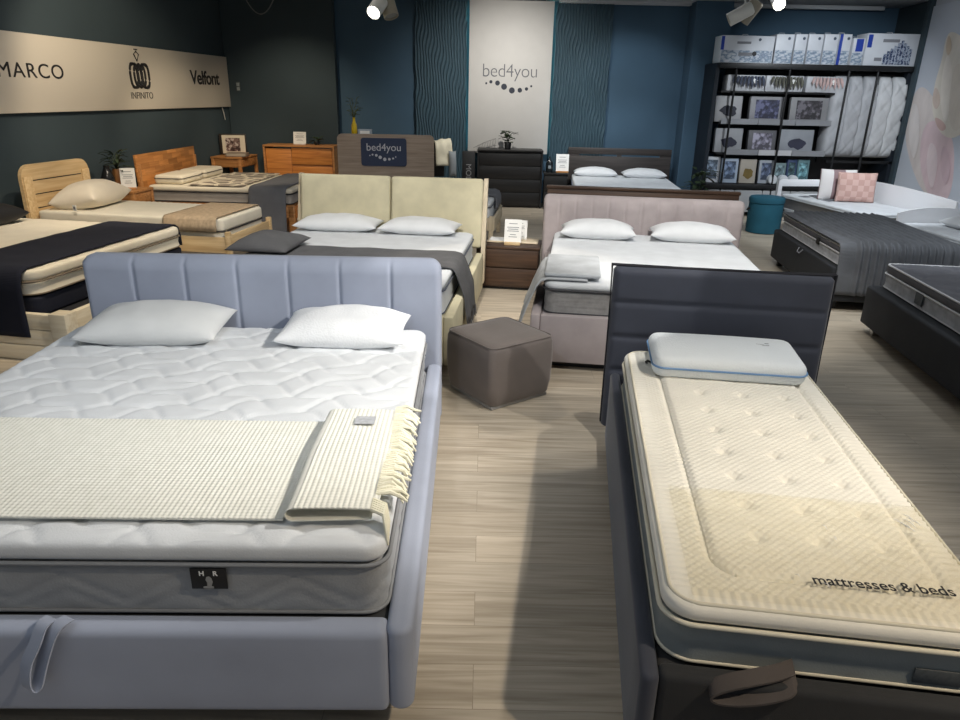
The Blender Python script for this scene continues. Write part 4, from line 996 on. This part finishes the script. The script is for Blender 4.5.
# ------------------------------------------------------------------ dark box-spring bed with pleated throw
O, A = (3.925, 7.367), R(-6.5)
t = thing('upholstered_single_bed', 'charcoal box bed under the pleated grey throw, right side', 'bed', (*O, 0), A)
bm = slab(1.10, 2.04, .33, .04, .02, 8, 12, 4, z0=.09); link('box_base', bm, mat('black_charcoal', (34, 36, 40), .85, 'noise', .2, 300, .06), t)
for sx in (-1, 1):
    for sy in (-1, 1): link('foot', B((sx * .45, sy * .90, .045), (.06, .06, .09), .004), black_m, t)
bm = bmesh.new(); tube(bm, [(-.552, -.12, .40), (-.575, -.1, .36), (-.575, -.02, .36), (-.552, .0, .40)], .006, 6); link('lift_strap', bm, label_grey, t)
MATTICK = mat('silver_ticking', (168, 170, 174), .8, 'voronoi', .4, 40, .1, 14)
dkq = mat('dark_quilt', (86, 86, 91), .85, 'noise', .3, 60, .06)
mt = mattress('mattress', 'grey mattress with silver sides and white piping, under the pleated throw', O, A, .98, 1.92, .422, .185, MATTICK, dkq, mat('white_cord', (200, 200, 200), .7, var=0), topH=.075, rc=.05, n=20)
link('piping', piping(.965, 1.905, .05, .178, .008), MATS['white_cord'], mt); link('side_label', B((-.497, -.35, .12), (.004, .10, .07), .001), black_m, mt)
t = thing('throw_blanket', 'dark grey pleated throw over the near half of the charcoal box bed', 'blanket', (O[0], O[1], .625), A)
pth = [(-1.035, -.46), (-1.03, -.3), (-1.02, -.15), (-1.0, -.03), (-.96, .004), (0, .004), (.90, .004)]
def pleat(u, y, x, z):
    k = 0 if y > .40 else 1
    return (
        .004 + .030 * (.5 + .5 * math.sin(y * 95 + 1.2 * math.sin(x * 2.2) + 3 * noise.noise(Vector((x * .9, y * 3, 0))))) * k + .003 * noise.noise(Vector((x * 8, y * 8, z * 5))), .02 * math.sin(x * 2.5 + y * 3) * (1 if abs(y) < .45 else 0))
bm = sheet(pth, -.52, .515, 220, .006, pleat, seg=.035); place_bm(bm, Matrix.Rotation(PI / 2, 4, 'Z')); link('throw_body', bm, mat('pleated_grey', (92, 94, 98), .95, 'weave', .3, 60, .08), t, angle=180)

# ------------------------------------------------------------------ second dark box bed at the right edge
O, A = (3.943 , 4.692), R(-7)
t = thing('upholstered_bed', 'charcoal box bed at the right edge with grey quilted mattress', 'bed', (*O, 0), A)
link('box_base', slab(1.62, 2.06, .32, .05, .02, 8, 12, 4, z0=.09), mat('black_charcoal', (34, 36, 40)), t)
bm = bmesh.new()
for sx in (-1, 1):
    for sy in (-1, 1): link('foot', B((sx * .70, sy * .92, .045), (.07, .07, .09), .004), chrome, t)
bm.free()
mt = mattress('mattress', 'grey quilted mattress with silver sides and white piping at the right edge', O, A, 1.42, 1.98, .412, .20, MATTICK, dkq, MATS['white_cord'], topH=.08, rc=.06, n=60, quilt=quilt_wave(.20, .013, .018))
link('piping', piping(1.405, 1.965, .06, .193, .008), MATS['white_cord'], mt); link('side_label', B((-.717, .30, .08), (.004, .12, .09), .001), mat('label_dark', (82, 86, 88)), mt)
pillow('pillow', 'white pillow on the grey quilted mattress, cut by the right edge', O, A, .30, .62, .618, .60, .40, .14, white_cotton, seed=41)

# ------------------------------------------------------------------ white daybeds
def daybed(name, label, O, A, pil=None):
    t = thing(name, label, 'bed', (*O, 0), A)     # local +x = width away from the aisle, y along the bed
    w, l = .94, 2.04
    link('platform', B((0, 0, .29), (w - .04, l - .06, .04)), white_paint, t)
    return t
O, A = (5.10, 9.95), R(9)
t = daybed('daybed', 'white lacquered daybed with curved back rail near the shelf rack', O, A)
link('side_rail', B((-.47, 0, .29), (.03, 1.98, .14), .005), white_paint, t)
bm = bmesh.new(); prism(bm, [(-1.35, .22), (1.0, .22), (1.0, .80)] + [(1.0 - 2.35 * u, .80 + .04 * math.sin(u * PI) - .05 * u) for u in [k / 12 for k in range(1, 12)]] + [(-1.35, .75)], .455, .485, 'YZ'); link('back_rail', bm, white_paint, t, smooth=False)
for yy in (1.02,):
    bm = bmesh.new(); prism(bm, [(-.50, 0), (-.44, 0), (-.44, .74), (-.50, .74)], yy - .03, yy + .03, 'XZ'); link('post', bm, white_paint, t, smooth=False)
    link('post', B((.47, yy, .39), (.06, .06, .78), .004), white_paint, t)
    link('end_top_rail', B((0, yy, .70), (.90, .03, .10), .004), white_paint, t); link('end_panel', B((0, yy, .32), (.90, .025, .24), .004), white_paint, t)
for sx in (-1, 1): link('leg', B((sx * .46, -1.0, .12), (.05, .05, .24), .004), white_paint, t)
mt = mattress('mattress', 'white mattress with grey side on the daybed near the shelf rack', O, A, .88, 1.96, .312, .235, mat('dove_grey', (120, 118, 116), .85, 'noise', .2, 100, .04), white_knit, mat('pale_piping', (200, 204, 206), .8, var=0), topH=.05, rc=.05, n=16)
for lx, ly, r in ((-.28, .62, .3), (-.05, .70, -.2)):
    o = link('leaflet', B((0, 0, .001), (.16, .12, .002)), label_grey, None, smooth=False, loc=W_(O, A, lx, ly, .549), rz=A + r)
    tag(o, 'small grey leaflet lying on the white daybed mattress, %s' % ('nearer the left post' if lx < -.2 else 'nearer the pillows'), 'leaflet')
o = link('leaflet', B((0, 0, .001), (.16, .12, .002)), label_grey, None, smooth=False, loc=W_(O, A, -.18, .20, .549), rz=A + .4); tag(o, 'small grey leaflet lying on the white daybed mattress, farthest from the left post', 'leaflet')
pk = mat('pink_patch', (214, 166, 150), .9, var=.03)
def patch_mat():
    m = bpy.data.materials.new('pink_patchwork'); m.use_nodes = True; nt = m.node_tree; b = nt.nodes['Principled BSDF']; c = nt.nodes.new('ShaderNodeTexChecker'); c.inputs['Scale'].default_value = 13
    c.inputs['Color1'].default_value = srgb(210, 176, 166); c.inputs['Color2'].default_value = srgb(196, 158, 148); tc = nt.nodes.new('ShaderNodeTexCoord'); nt.links.new(tc.outputs['Object'], c.inputs['Vector']); nt.links.new(c.outputs['Color'], b.inputs['Base Color']); b.inputs['Roughness'].default_value = .9
    return m
P = atZ(846, 196, .56)
def cushion(label, loc, rz, W, H_, T, m, stripe=None):
    bm = pillow_bm(W, H_, T, n=16, pinch=.03, flat=.5); place_bm(bm, Matrix.Translation((0, 0, H_ / 2)) @ Matrix.Rotation(PI / 2 - .12, 4, 'X') @ Matrix.Translation((0, 0, -T * .5)))
    o = link('cushion', bm, m, None, angle=180, loc=loc, rz=rz)
    return tag(o, label, 'cushion')
pp = W_(O, A, .24, .55, .552)
cushion('pink patchwork cushion leaning on the back rail of the white daybed', (5.19, 10.02, .552), R(-8), .52, .40, .14, patch_mat())
cushion('cushion striped mauve and white behind the pink patchwork cushion', (5.02, 10.22, .552), R(-8), .50, .42, .13, ramp_mat('mauve_white_stripe', 'wave', [(0, (150, 126, 128)), (.5, (228, 224, 222))], .9, 1.0, rot=(0, 0, 0)))
O, A = (5.54, 7.60), R(2)
t = daybed('daybed', 'white daybed with arched grey-white head panel at the right edge', O, A)
link('side_rail', B((-.47, 0, .29), (.03, 1.98, .14), .005), white_paint, t); link('side_rail', B((.47, 0, .29), (.03, 1.98, .14), .005), white_paint, t)
bm = bmesh.new(); prism(bm, [(-.48, 0), (.48, 0), (.48, .62)] + [(.48 - .96 * u, .62 + .07 * math.sin(PI * u) ** .8) for u in [k / 16 for k in range(1, 16)]] + [(-.48, .62)], 1.0, 1.03, 'XZ'); link('head_panel', bm, white_paint, t, smooth=False)
for sx in (-1, 1): link('leg', B((sx * .46, -.98, .12), (.05, .05, .24), .004), white_paint, t)
mattress('mattress', 'white mattress on the daybed with the arched head panel', O, A, .88, 1.92, .312, .20, white_knit, white_knit, MATS['pale_piping'], topH=.05, rc=.05, n=14)
pillow('pillow', 'white pillow at the arched head panel of the right-hand daybed', O, A, .16, .60, .515, .56, .38, .14, white_cotton, seed=44)

# ================================================================== SHELF RACK
YR = 12.10
rk = thing('shelf_rack', 'tall black shop rack with shelves, bars and hanging rail in the right corner', 'shelving', (5.25, YR, 0))
def rel(v): return (v.x - 5.25, v.y - YR, v.z)
blk = mat('rack_black', (16, 17, 19), .5, var=0)
RX0, RX1 = -1.55, 1.52
link('back_panel', B(((RX0 + RX1) / 2, .70, 1.2), (RX1 - RX0, .04, 2.4)), blk, rk, smooth=False)
for x in (RX0, RX1): link('side_panel', B((x, .36, 1.2), (.06, .66, 2.4)), mat('rack_navy', (26, 34, 44), .6, var=0), rk, smooth=False)
link('top_shelf', B(((RX0 + RX1) / 2, .30, 2.37), (RX1 - RX0, .72, .08), .003), blk, rk)
link('base_shelf', B((-.5, .30, .50), (2.1, .70, .08), .003), blk, rk)
for z, x0, x1 in ((1.98, -1.45, .42), (1.50, -1.42, .44), (1.02, -1.40, .40)):
    link('shelf', B(((x0 + x1) / 2, .32, z), (x1 - x0, .56, .03), .003), blk, rk)
sil = mat('shelf_edge_grey', (140, 142, 146), .6, var=.03)
for z, x0, x1 in ((1.53, -1.40, .44), (1.05, -1.26, .40)):
    n_ = 3
    for k in range(n_): link('price_strip', B((x0 + (x1 - x0) * (k + .5) / n_, .02, z), ((x1 - x0) / n_ - .012, .012, .085)), sil if not (z < 1.2 and k == 1) else mat('strip_white', (196, 196, 198), .6, var=0), rk, smooth=False)
for x, z0, z1, yy in ((-1.27, .05, 2.33, -.03), (-.42, .05, 2.33, -.03), (.52, .8, 2.33, -.03), (.98, .8, 2.33, -.03), (.40, .9, 2.33, .3)):
    bm = bmesh.new(); tube(bm, [(x, yy, z0), (x, yy, z1)], .018, 8); link('upright_bar', bm, blk, rk)
link('hanging_rail', B((1.0, .28, 2.28), (1.05, .03, .03)), blk, rk); link('lower_rail', B((1.0, .05, .93), (1.1, .04, .04)), blk, rk)
for k in range(4): link('base_drawer', B((-1.26 + .47 * k, .26, .26), (.455, .60, .36), .006), mat('drawer_white', (150, 152, 154), .7, var=.02), rk)
# boxes on the top shelf
bw = mat('box_white', (196, 200, 206), .5, var=.02); bb = mat('box_blue', (28, 58, 150), .5, var=0)
wv = ramp_mat('box_wave_print', 'noise', [(.35, (196, 200, 206)), (.46, (140, 156, 172)), (.52, (96, 114, 136)), (.6, (176, 184, 194))], .5, 10, stretch=(1, 1, 2), constant=False)
def pbox(px0, px1, py0, label, kind):
    a = atY(px0, 64, YR - .02); b = atY(px1, 64, YR - .02); h = atY(px0, py0, YR - .02).z - 2.41
    w = b.x - a.x - .008
    t = thing('product_box', label, 'box', ((a.x + b.x) / 2, YR + .18, 2.412))
    link('carton', B((0, 0, h / 2), (w, .36, h), .004), bw, t)
    f = -.1815
    if kind != 'towers': link('wave_print', B((0, f, h * .24), (w * .97, .002, h * .44)), wv, t, smooth=False)
    if kind == 'left':
        link('blue_corner', B((-w / 2 + .02, f - .001, h * .72), (.05, .003, h * .5)), bb, t, smooth=False)
        link('grey_print', B((-.06, f - .002, h * .74), (.22, .002, .035)), label_grey, t, smooth=False); link('grey_print', B((-.02, f - .002, h * .32), (.22, .002, .05)), label_grey, t, smooth=False)
        bm = bmesh.new(); lathe(bm, [(.035, 0), (.035, .003)], 16); place_bm(bm, Matrix.Translation((.12, f - .004, h * .34)) @ Matrix.Rotation(PI / 2, 4, 'X') ); link('seal', bm, ink, t, smooth=False)
    if kind == 'stripe': link('blue_band', B((-w / 2 + .02, f - .001, h / 2), (.045, .003, h)), bb, t, smooth=False)
    if kind == 'spine': link('blue_corner', B((0.01, f - .001, h * .74), (w * .6, .003, h * .46)), bb, t, smooth=False)
    if kind in ('plain', 'left', 'stripe'):
        bm = bmesh.new(); lathe(bm, [(.022, 0), (.022, .003)], 14); place_bm(bm, Matrix.Translation((w * .22, f - .002, h * .86)) @ Matrix.Rotation(PI / 2, 4, 'X')); link('mark', bm, mat('mark_slate', (70, 80, 96), .6, var=0), t, smooth=False)
    if kind == 'towers':
        link('blue_corner', B((-w / 2 + .05, f - .001, h * .76), (.07, .003, h * .4)), bb, t, smooth=False)
        bm = bmesh.new(); rnd = random.Random(2)
        for k in range(9): hh = h * (.25 + .5 * (1 - abs(k - 5) / 6)) ; box(bm, (w * (-.12 + .058 * k), f - .001, hh / 2 + .02), (w * .05, .002, hh))
        link('tower_print', bm, ramp_mat('tower_print_mat', 'noise', [(.4, (40, 56, 90)), (.5, (150, 160, 176))], .5, 40), t, smooth=False)
        link('grey_print', B((-.04, f - .002, h * .78), (.26, .002, .045)), label_grey, t, smooth=False); link('grey_print', B((-.2, f - .002, h * .2), (.12, .002, .05)), label_grey, t, smooth=False)
    bm = bmesh.new(); tube(bm, [(-.05, 0, h), (-.04, 0, h + .03), (.04, 0, h + .03), (.05, 0, h)], .005, 6); link('carry_handle', bm, mat('clear_handle', (170, 175, 180), .3, var=0), t)
pbox(719, 772, 35, 'wide white bedding box with blue corner, leftmost on the top shelf', 'left')
pbox(773, 791, 34, 'narrow white bedding box right of the wide one with the blue corner', 'plain')
pbox(792, 804, 34, 'slimmest white bedding box, third from the left on the top shelf', 'plain')
pbox(805, 820, 34, 'white bedding box, fourth from the left on the top shelf', 'plain')
pbox(821, 835, 34, 'white bedding box just left of the one with the blue band', 'plain')
pbox(836, 848, 34, 'white bedding box with a blue vertical band on the top shelf', 'stripe')
pbox(850, 862, 38, 'narrow low box with blue spine left of the tower-print box', 'spine')
pbox(863, 917, 33, 'wide white bedding box printed with dark towers, rightmost on the top shelf', 'towers')
# draped throws in headers (upper tier)
def fold_bm(w, h, seed):
    bm = bmesh.new(); rnd = random.Random(seed); n_ = 9
    for k in range(n_):
        x = -w / 2 + w * k / (n_ - 1); l = h * (.55 + .45 * (1 - abs(k - n_ * .6) / n_)) * rnd.uniform(.8, 1.05)
        tube(bm, [(x * .9, -.01, 0), (x, -.03, -l * .5), (x + rnd.uniform(-.02, .02), -.03, -l)], [.02, .024, .006], 6)
    return bm
for px0, px1, c, lab in ((729, 767, (74, 80, 96), 'dark grey fringed throw folded in a white sleeve, left on the upper tier'), (768, 806, (96, 96, 86), 'grey-green fringed throw folded in a white sleeve, middle of the upper tier'), (809, 846, (196, 170, 166), 'rose fringed throw folded in a white sleeve, right on the upper tier')):
    a, b = atY(px0, 80, YR - .02), atY(px1, 80, YR - .02); w = b.x - a.x
    t = thing('packaged_throw', lab, 'blanket', ((a.x + b.x) / 2, YR + .14, 1.997), 0)
    link('sleeve', B((0, .04, .12), (w, .26, .24), .01), mat('sleeve_white', (186, 188, 192), .5, var=.03), t)
    bm = fold_bm(w * .8, .2, px0); place_bm(bm, Matrix.Translation((.02, -.115, .22))); link('fringed_cloth', bm, mat('throw_%d' % px0, c, .9, 'noise', .4, 60, .1), t)
    link('tag', B((w * .2, -.152, .15), (.07, .004, .06), .0, M=Matrix.Rotation(.4, 3, 'Y')), paper, t, smooth=False)
# framed bedding packs
def pack(px0, px1, Y, z, h, label, cols, dark=(40, 40, 52), frame=True):
    a, b = atY(px0, 100, Y), atY(px1, 100, Y); w = b.x - a.x
    t = thing('bedding_pack', label, 'package', ((a.x + b.x) / 2, YR + .12, z))
    lean = Matrix.Rotation(-.08, 4, 'X')
    link('pack_body', place_bm(B((0, 0, h / 2), (w, .10, h), .008), lean), mat('pack_%d_%d' % cols[:2], cols, .6, var=.05), t)
    if frame: link('photo_print', place_bm(B((.0, -.052, h * .52), (w * .68, .003, h * .72)), lean), ramp_mat('print_%d_%d' % (px0, int(z * 10)), 'noise', [(.38, dark), (.48, tuple(min(255, int(x * 1.5)) for x in dark)), (.56, tuple(min(255, int(30 + x * 1.7)) for x in dark))], .5, 12), t, smooth=False)
    else:
        bm = bmesh.new(); rnd = random.Random(px0)
        oc = [(math.cos(2 * PI * k / 14) * w * .34 * rnd.uniform(.7, 1.05), h * .42 + math.sin(2 * PI * k / 14) * h * .26 * rnd.uniform(.6, 1.05)) for k in range(14)]
        prism(bm, oc, -.056, -.051, 'XZ'); place_bm(bm, lean); link('printed_linen', bm, mat('linen_%d_%d_%d' % dark, dark, .6, var=.1), t, smooth=False)
pack(718, 745, YR, 1.517, .40, 'bedding pack showing dark linen, left on the middle tier', (158, 158, 160), (28, 30, 44), False)
pack(753, 788, YR, 1.517, .40, 'framed bedding pack with blue-grey picture, centre of the middle tier', (140, 140, 144), (42, 44, 62))
pack(794, 832, YR, 1.517, .40, 'framed bedding pack with dark patterned picture, right on the middle tier', (136, 136, 138), (48, 46, 50))
pack(722, 750, YR, 1.037, .38, 'bedding pack showing dark linen, left on the lower tier', (150, 152, 156), (38, 40, 58), False)
pack(756, 785, YR, 1.037, .36, 'bedding pack with pale bed picture in a dark frame, centre of the lower tier', (96, 96, 100), (84, 82, 92))
pack(789, 823, YR, 1.037, .38, 'bedding pack showing slate linen, right on the lower tier', (146, 150, 156), (52, 54, 72), False)
pack(713, 731, YR, .542, .42, 'white wrapped duvet pack, leftmost on the base shelf', (186, 190, 196), (70, 80, 92))
pack(733, 750, YR, .542, .40, 'blue and white bedding pack, second on the base shelf', (170, 184, 200), (66, 78, 96))
pack(752, 769, YR, .542, .39, 'beige bedding pack with golden print on the base shelf', (176, 168, 156), (120, 100, 50), False)
pack(772, 787, YR, .542, .38, 'pale pack with navy lettering-like print on the base shelf', (160, 166, 174), (52, 60, 76))
pack(788, 800, YR, .542, .34, 'grey-green narrow pack on the base shelf', (110, 130, 132), (66, 80, 84))
pack(801, 811, YR, .542, .40, 'dark blue pack with palm print on the base shelf', (48, 64, 98), (36, 52, 56))
pack(812, 824, YR, .542, .40, 'turquoise pack, rightmost on the base shelf', (92, 124, 130), (66, 96, 102))
first = None
for k, (px, lab) in enumerate(((773, 'white rolled towel on the base shelf, leftmost of the three'), (784, 'white rolled towel on the base shelf, middle of the three'), (794, 'white rolled towel on the base shelf, rightmost of the three'))):
    v = atY(px, 185, YR - .06)
    bm = bmesh.new(); lathe(bm, [(.03, 0), (.07, .01), (.078, .05), (.078, .16), (.07, .19), (.03, .2)], 16); place_bm(bm, Matrix.Rotation(-PI / 2, 4, 'X'))
    o = link('rolled_towel', bm, mat('towel_white', (196, 200, 204), .9, 'noise', .4, 80, .03), None, loc=(v.x, YR - .04, .62)); tag(o, lab, 'towel', 'rolled towels on the base shelf')
# hanging duvets
dm_ = mat('duvet_white', (206, 208, 210), .7, 'noise', .3, 12, .02); dg = mat('duvet_grey', (182, 184, 188), .75, 'noise', .3, 14, .03)
DV = ((838, 848, 'grey-white duvet hanging from the rail, leftmost', dg, 86, 158), (848, 864, 'grey-white duvet hanging from the rail, second from the left', dg, 80, 160), (864, 878, 'light duvet hanging from the rail, middle of five', dg, 80, 158), (872, 890, 'bright white quilted duvet hanging from the rail, fourth from the left', dm_, 82, 161), (886, 898, 'bright white duvet hanging from the rail, rightmost', dm_, 84, 158))
for k, (a, b, lab, m, t0, b0) in enumerate(DV):
    x = 5.25 + .50 + .235 * k; w = .26; z1 = 2.26; z0 = 1.0
    bm = pillow_bm(w, z1 - z0, .34, n=44, pinch=.0, flat=.5, wr=.02, seed=50 + k, wscale=5, pw=5, q=.42)
    for v in bm.verts:
        u = (v.co.y + (z1 - z0) / 2) / (z1 - z0); v.co.x *= 1.12 - .5 * max(0, u - .7) / .3 * .8; v.co.z += (-.012 if v.co.z > .17 else 0) * (math.exp(-(((v.co.y * 1.0 + v.co.x * 1.4) / .3 % 1 - .5) / .12) ** 2) + math.exp(-(((v.co.y * 1.0 - v.co.x * 1.4) / .3 % 1 - .5) / .12) ** 2))
    place_bm(bm, Matrix.Translation((0, .18, 0)) @ Matrix.Rotation(PI / 2, 4, 'X'))
    t = thing('hanging_duvet', lab, 'duvet', (x, YR + .16, (z0 + z1) / 2), 0, None)
    link('duvet', bm, m, t, angle=180)
    bm = bmesh.new(); zz = (z1 - z0) / 2; tube(bm, [(0, .12, zz - .06), (0, .13, zz), (.0, .14, zz + .03), (.02, .14, zz + .045)], .006, 6); link('hanger', bm, chrome, t)

# mural on the right wall
t = thing('wall_mural', 'large pale mural of a downy cream and pink blossom on the right wall', 'mural', (rwx(11) - .002, 11, 0))
MR = Matrix.Rotation(PI / 2 + math.pi - math.atan(-.10) * -1, 4, 'Z')
def onmur(bm):
    # local u runs from the back of the wall towards the camera
    for v in bm.verts:
        u, d, z = v.co; v.co = Vector((-.10 * u + d * -1 * -1, -u, z)) if False else Vector((-.10 * u - abs(d), -u, z))
    return bm
link('mural_sheet', onmur(B((1.6, .012, 1.66), (5.4, .022, 3.2))), mat('mural_pale', (198, 204, 214), .5, var=.015, vscale=1), t, smooth=False)
def blob(pts, d, m, name):
    bm = bmesh.new(); q = pts
    for _ in range(3):
        r_ = []
        for a, b in zip(q, q[1:] + q[:1]): r_.append((.75 * a[0] + .25 * b[0], .75 * a[1] + .25 * b[1])); r_.append((.25 * a[0] + .75 * b[0], .25 * a[1] + .75 * b[1]))
        q = r_
    prism(bm, q, d, d + .001, 'XZ'); link(name, onmur(bm), m, t, smooth=False)
def mu(px, py):
    v = ray(px, py); k_ = v.x / v.y; c = 6.92 - .10 * 12.6; y = c / (k_ - .10); return (11 - y, HCAM + v.z / v.y * y)
petals = [
 ([(918, 85), (905, 130), (912, 165), (925, 195), (945, 200), (945, 120), (932, 90)], (222, 212, 208), 'pale_petal'),
 ([(926, 120), (920, 160), (930, 200), (952, 205), (958, 150), (948, 122)], (226, 202, 206), 'pink_petal'),
 ([(948, 36), (944, 60), (936, 85), (933, 110), (942, 135), (958, 140), (975, 120), (975, 45), (955, 30)], (230, 222, 210), 'cream_petal'),
 ([(936, 116), (939, 127), (944, 132), (949, 128), (945, 121)], (212, 182, 175), 'blossom_heart'),
 ([(950, 50), (944, 75), (942, 105), (948, 128), (953, 100), (955, 70)], (238, 230, 220), 'cream_petal'),
 ([(958, 60), (952, 90), (951, 125), (960, 134), (972, 110), (970, 70)], (224, 214, 202), 'cream_petal'),
 ([(938, 84), (934, 100), (938, 112), (944, 100)], (216, 198, 186), 'cream_petal'),
 ([(915, 100), (910, 135), (916, 165), (922, 140), (922, 110)], (228, 220, 217), 'pale_petal'),
 ([(932, 140), (928, 165), (934, 195), (940, 170), (940, 148)], (234, 216, 218), 'pink_petal'),
 ([(946, 140), (942, 165), (948, 190), (955, 165)], (218, 192, 198), 'pink_petal'),
 ([(952, 32), (948, 48), (951, 58), (955, 46)], (216, 198, 176), 'petal_tip')]
for k, (pts, c, nm) in enumerate(petals):
    blob([mu(*p) for p in pts], .024 + .0015 * k, ramp_mat('petal_%d' % k, 'noise', [(.3, tuple(int(x * .96) for x in c)), (.7, tuple(min(255, int(x * 1.02)) for x in c))], .6, 6, stretch=(1, 1, .5), constant=False), nm)
# ================================================================== SPOT FIXTURES AND LIGHT
fix_m = mat('fixture_white', (206, 206, 200), .4, var=0)
bulb = mat('lit_lens', (255, 250, 238), .4, var=0, emit=14)
def fixture(label, loc, aim, col=fix_m, lit=False, L=.2, r=.055, group=None):
    t = thing('track_spotlight', label, 'spotlight', loc, 0, group)
    d = (Vector(aim) - Vector(loc)).normalized(); q = Vector((0, 0, -1)).rotation_difference(d).to_matrix().to_4x4()
    bm = bmesh.new(); lathe(bm, [(r * .8, .10), (r, .08), (r, -L + .08), (r * .92, -L + .08), (r * .9, -L + .10)], 20); link('lamp_head', place_bm(bm, q), col, t)
    bm = bmesh.new(); lathe(bm, [(.001, -L + .095), (r * .86, -L + .095), (r * .86, -L + .10)], 20); link('lens', place_bm(bm, q), bulb if lit else mat('dark_lens', (120, 120, 116), .3, var=0), t)
    bm = bmesh.new(); tube(bm, [(0, 0, 0), (0, 0, ZC - loc[2] - .02)], .014, 8); link('stem', bm, col, t)
    link('track_adapter', B((0, 0, ZC - loc[2] - .02), (.12, .035, .035), .004), col, t)
    return t
v = atY(378, 6, 7.6); fixture('pale spotlight with lit lens at the top of the photo, left of its twin', tuple(v), (v.x - .6, v.y - 1.6, v.z - 1.2), lit=True, L=.2, r=.07)
v = atY(388, 5, 7.75); fixture('greyish spotlight head right of the lit one over the counter', tuple(v), (v.x + .3, v.y - .3, v.z - .9), col=mat('fixture_grey', (150, 144, 128), .5, var=0), L=.2, r=.075)
v = atY(744, 12, 9.0); fixture('bright white spotlight over the shelf rack, pointing down left', tuple(v), (v.x - 1, v.y + .2, v.z - .55), L=.26, r=.075)
v = atY(752, 9, 9.1); fixture('grey-beige spotlight right behind the white one over the shelf rack', tuple(v), (v.x - .6, v.y + .4, v.z - 1), col=MATS['fixture_grey'], L=.24, r=.08)
v = atY(778, 1, 9.3); fixture('glowing spotlight at the top edge, right of the white pair', tuple(v), (v.x - .3, v.y - 1.8, v.z - .8), lit=True, L=.2, r=.075)
def spot(loc, aim, e, size, col=(1, .95, .88), rad=.04, blend=.6):
    l = bpy.data.lights.new('spot_light', 'SPOT'); l.energy = e; l.spot_size = R(size); l.spot_blend = blend; l.color = col; l.shadow_soft_size = rad
    o = bpy.data.objects.new('spot_light', l); COL.objects.link(o); o.location = loc
    o.rotation_euler = (Vector(aim) - Vector(loc)).to_track_quat('-Z', 'Y').to_euler()
def area(loc, e, sx, sy, col=(.92, .96, 1), rot=(0, 0, 0)):
    l = bpy.data.lights.new('fill_area', 'AREA'); l.energy = e; l.shape = 'RECTANGLE'; l.size = sx; l.size_y = sy; l.color = col
    o = bpy.data.objects.new('fill_area', l); COL.objects.link(o); o.location = loc; o.rotation_euler = rot
WARM, NEU, COOL = (1, .84, .62), (1, .96, .9), (.88, .94, 1)
# unseen area lights added as soft ambient fill, no real ceiling panels
area((-1.8, 1, 3.3), 26, 3, 3, COOL); area((3.5, 6, 3.3), 34, 3, 3, COOL); area((-2.5, 7, 3.3), 14, 3, 3, NEU); area((2, 10.5, 3.3), 20, 3, 2, COOL)
# single mattress / floor strip
spot((2.35, .7, 3.25), (.4, 1.5, .3), 245, 66, (1, .84, .63))
spot((2.5, 2.2, 3.25), (1.0, 3.1, .6), 190, 60, NEU)
# double bed
spot((2.4, 2.4, 3.25), (-1.1, 2.9, .5), 520, 41, NEU)
spot((-.9, .6, 3.25), (-.9, 3.9, .8), 110, 60, COOL)
# pouf
spot((.9, 3.0, 3.25), (.2, 4.5, .2), 130, 45, NEU, .02, .15)
spot((-.2, 6.3, 3.25), (.3, 5.0, 0), 60, 40, WARM, .02, .15)
# cream and pink beds
spot((-.3, 4.2, 3.25), (-1.0, 6.4, .6), 330, 65, NEU); spot((1.3, 4.2, 3.25), (1.6, 6.3, .6), 370, 65, NEU)
# left beds
spot((-2.2, 4.6, 3.25), (-3.8, 5.6, .6), 250, 60, WARM); spot((-2.4, 6.2, 3.25), (-3.8, 7.7, .6), 170, 60, WARM); spot((-2.2, 8.9, 3.25), (-4.0, 11, .6), 210, 60, WARM)
spot((-3.0, 8.2, 3.25), (-5.0, 9.6, 1.5), 150, 85, WARM); spot((-3.0, 11.2, 3.25), (-3.3, 12.8, .9), 130, 85, WARM, .04, 1)
spot((-2.6, 5.0, 3.25), (-5.2, 6.6, 1.6), 110, 75, (1, .9, .8))
# counter, dresser, logo panel, black bed
spot((-1.4, 8.9, 3.25), (-1.4, 10.8, 1.0), 70, 50, NEU); spot((.4, 10.6, 3.25), (.4, 13.1, 1.3), 300, 100, NEU, .04, 1); spot((2.3, 9.6, 3.25), (2.4, 12.2, .5), 160, 55, COOL)
spot((2.4, 11.2, 3.25), (2.5, 13.1, 1.3), 60, 80, COOL); spot((4.0, 4.2, 3.25), (4.2, 4.9, .5), 60, 70, COOL)  # first spot added to brighten the blue back wall
# rack, daybeds, box beds
spot((4.6, 9.6, 3.25), (5.4, 12.1, 1.6), 210, 75, COOL); spot((4.4, 8.0, 3.25), (5.2, 9.8, .6), 330, 60, COOL); spot((3.4, 5.6, 3.25), (4.2, 6.6, .6), 150, 60, COOL); spot((4.6, 7.6, 3.25), (6.6, 10.4, 1.6), 90, 70, COOL)
w = bpy.data.worlds.new('World'); S.world = w; w.use_nodes = True; w.node_tree.nodes['Background'].inputs[0].default_value = (.75, .85, 1, 1); w.node_tree.nodes['Background'].inputs[1].default_value = .3
S.view_settings.view_transform = 'Standard'; S.view_settings.look = 'None'; S.view_settings.gamma = 1; S.view_settings.exposure = 0; S.view_settings.use_curve_mapping = False
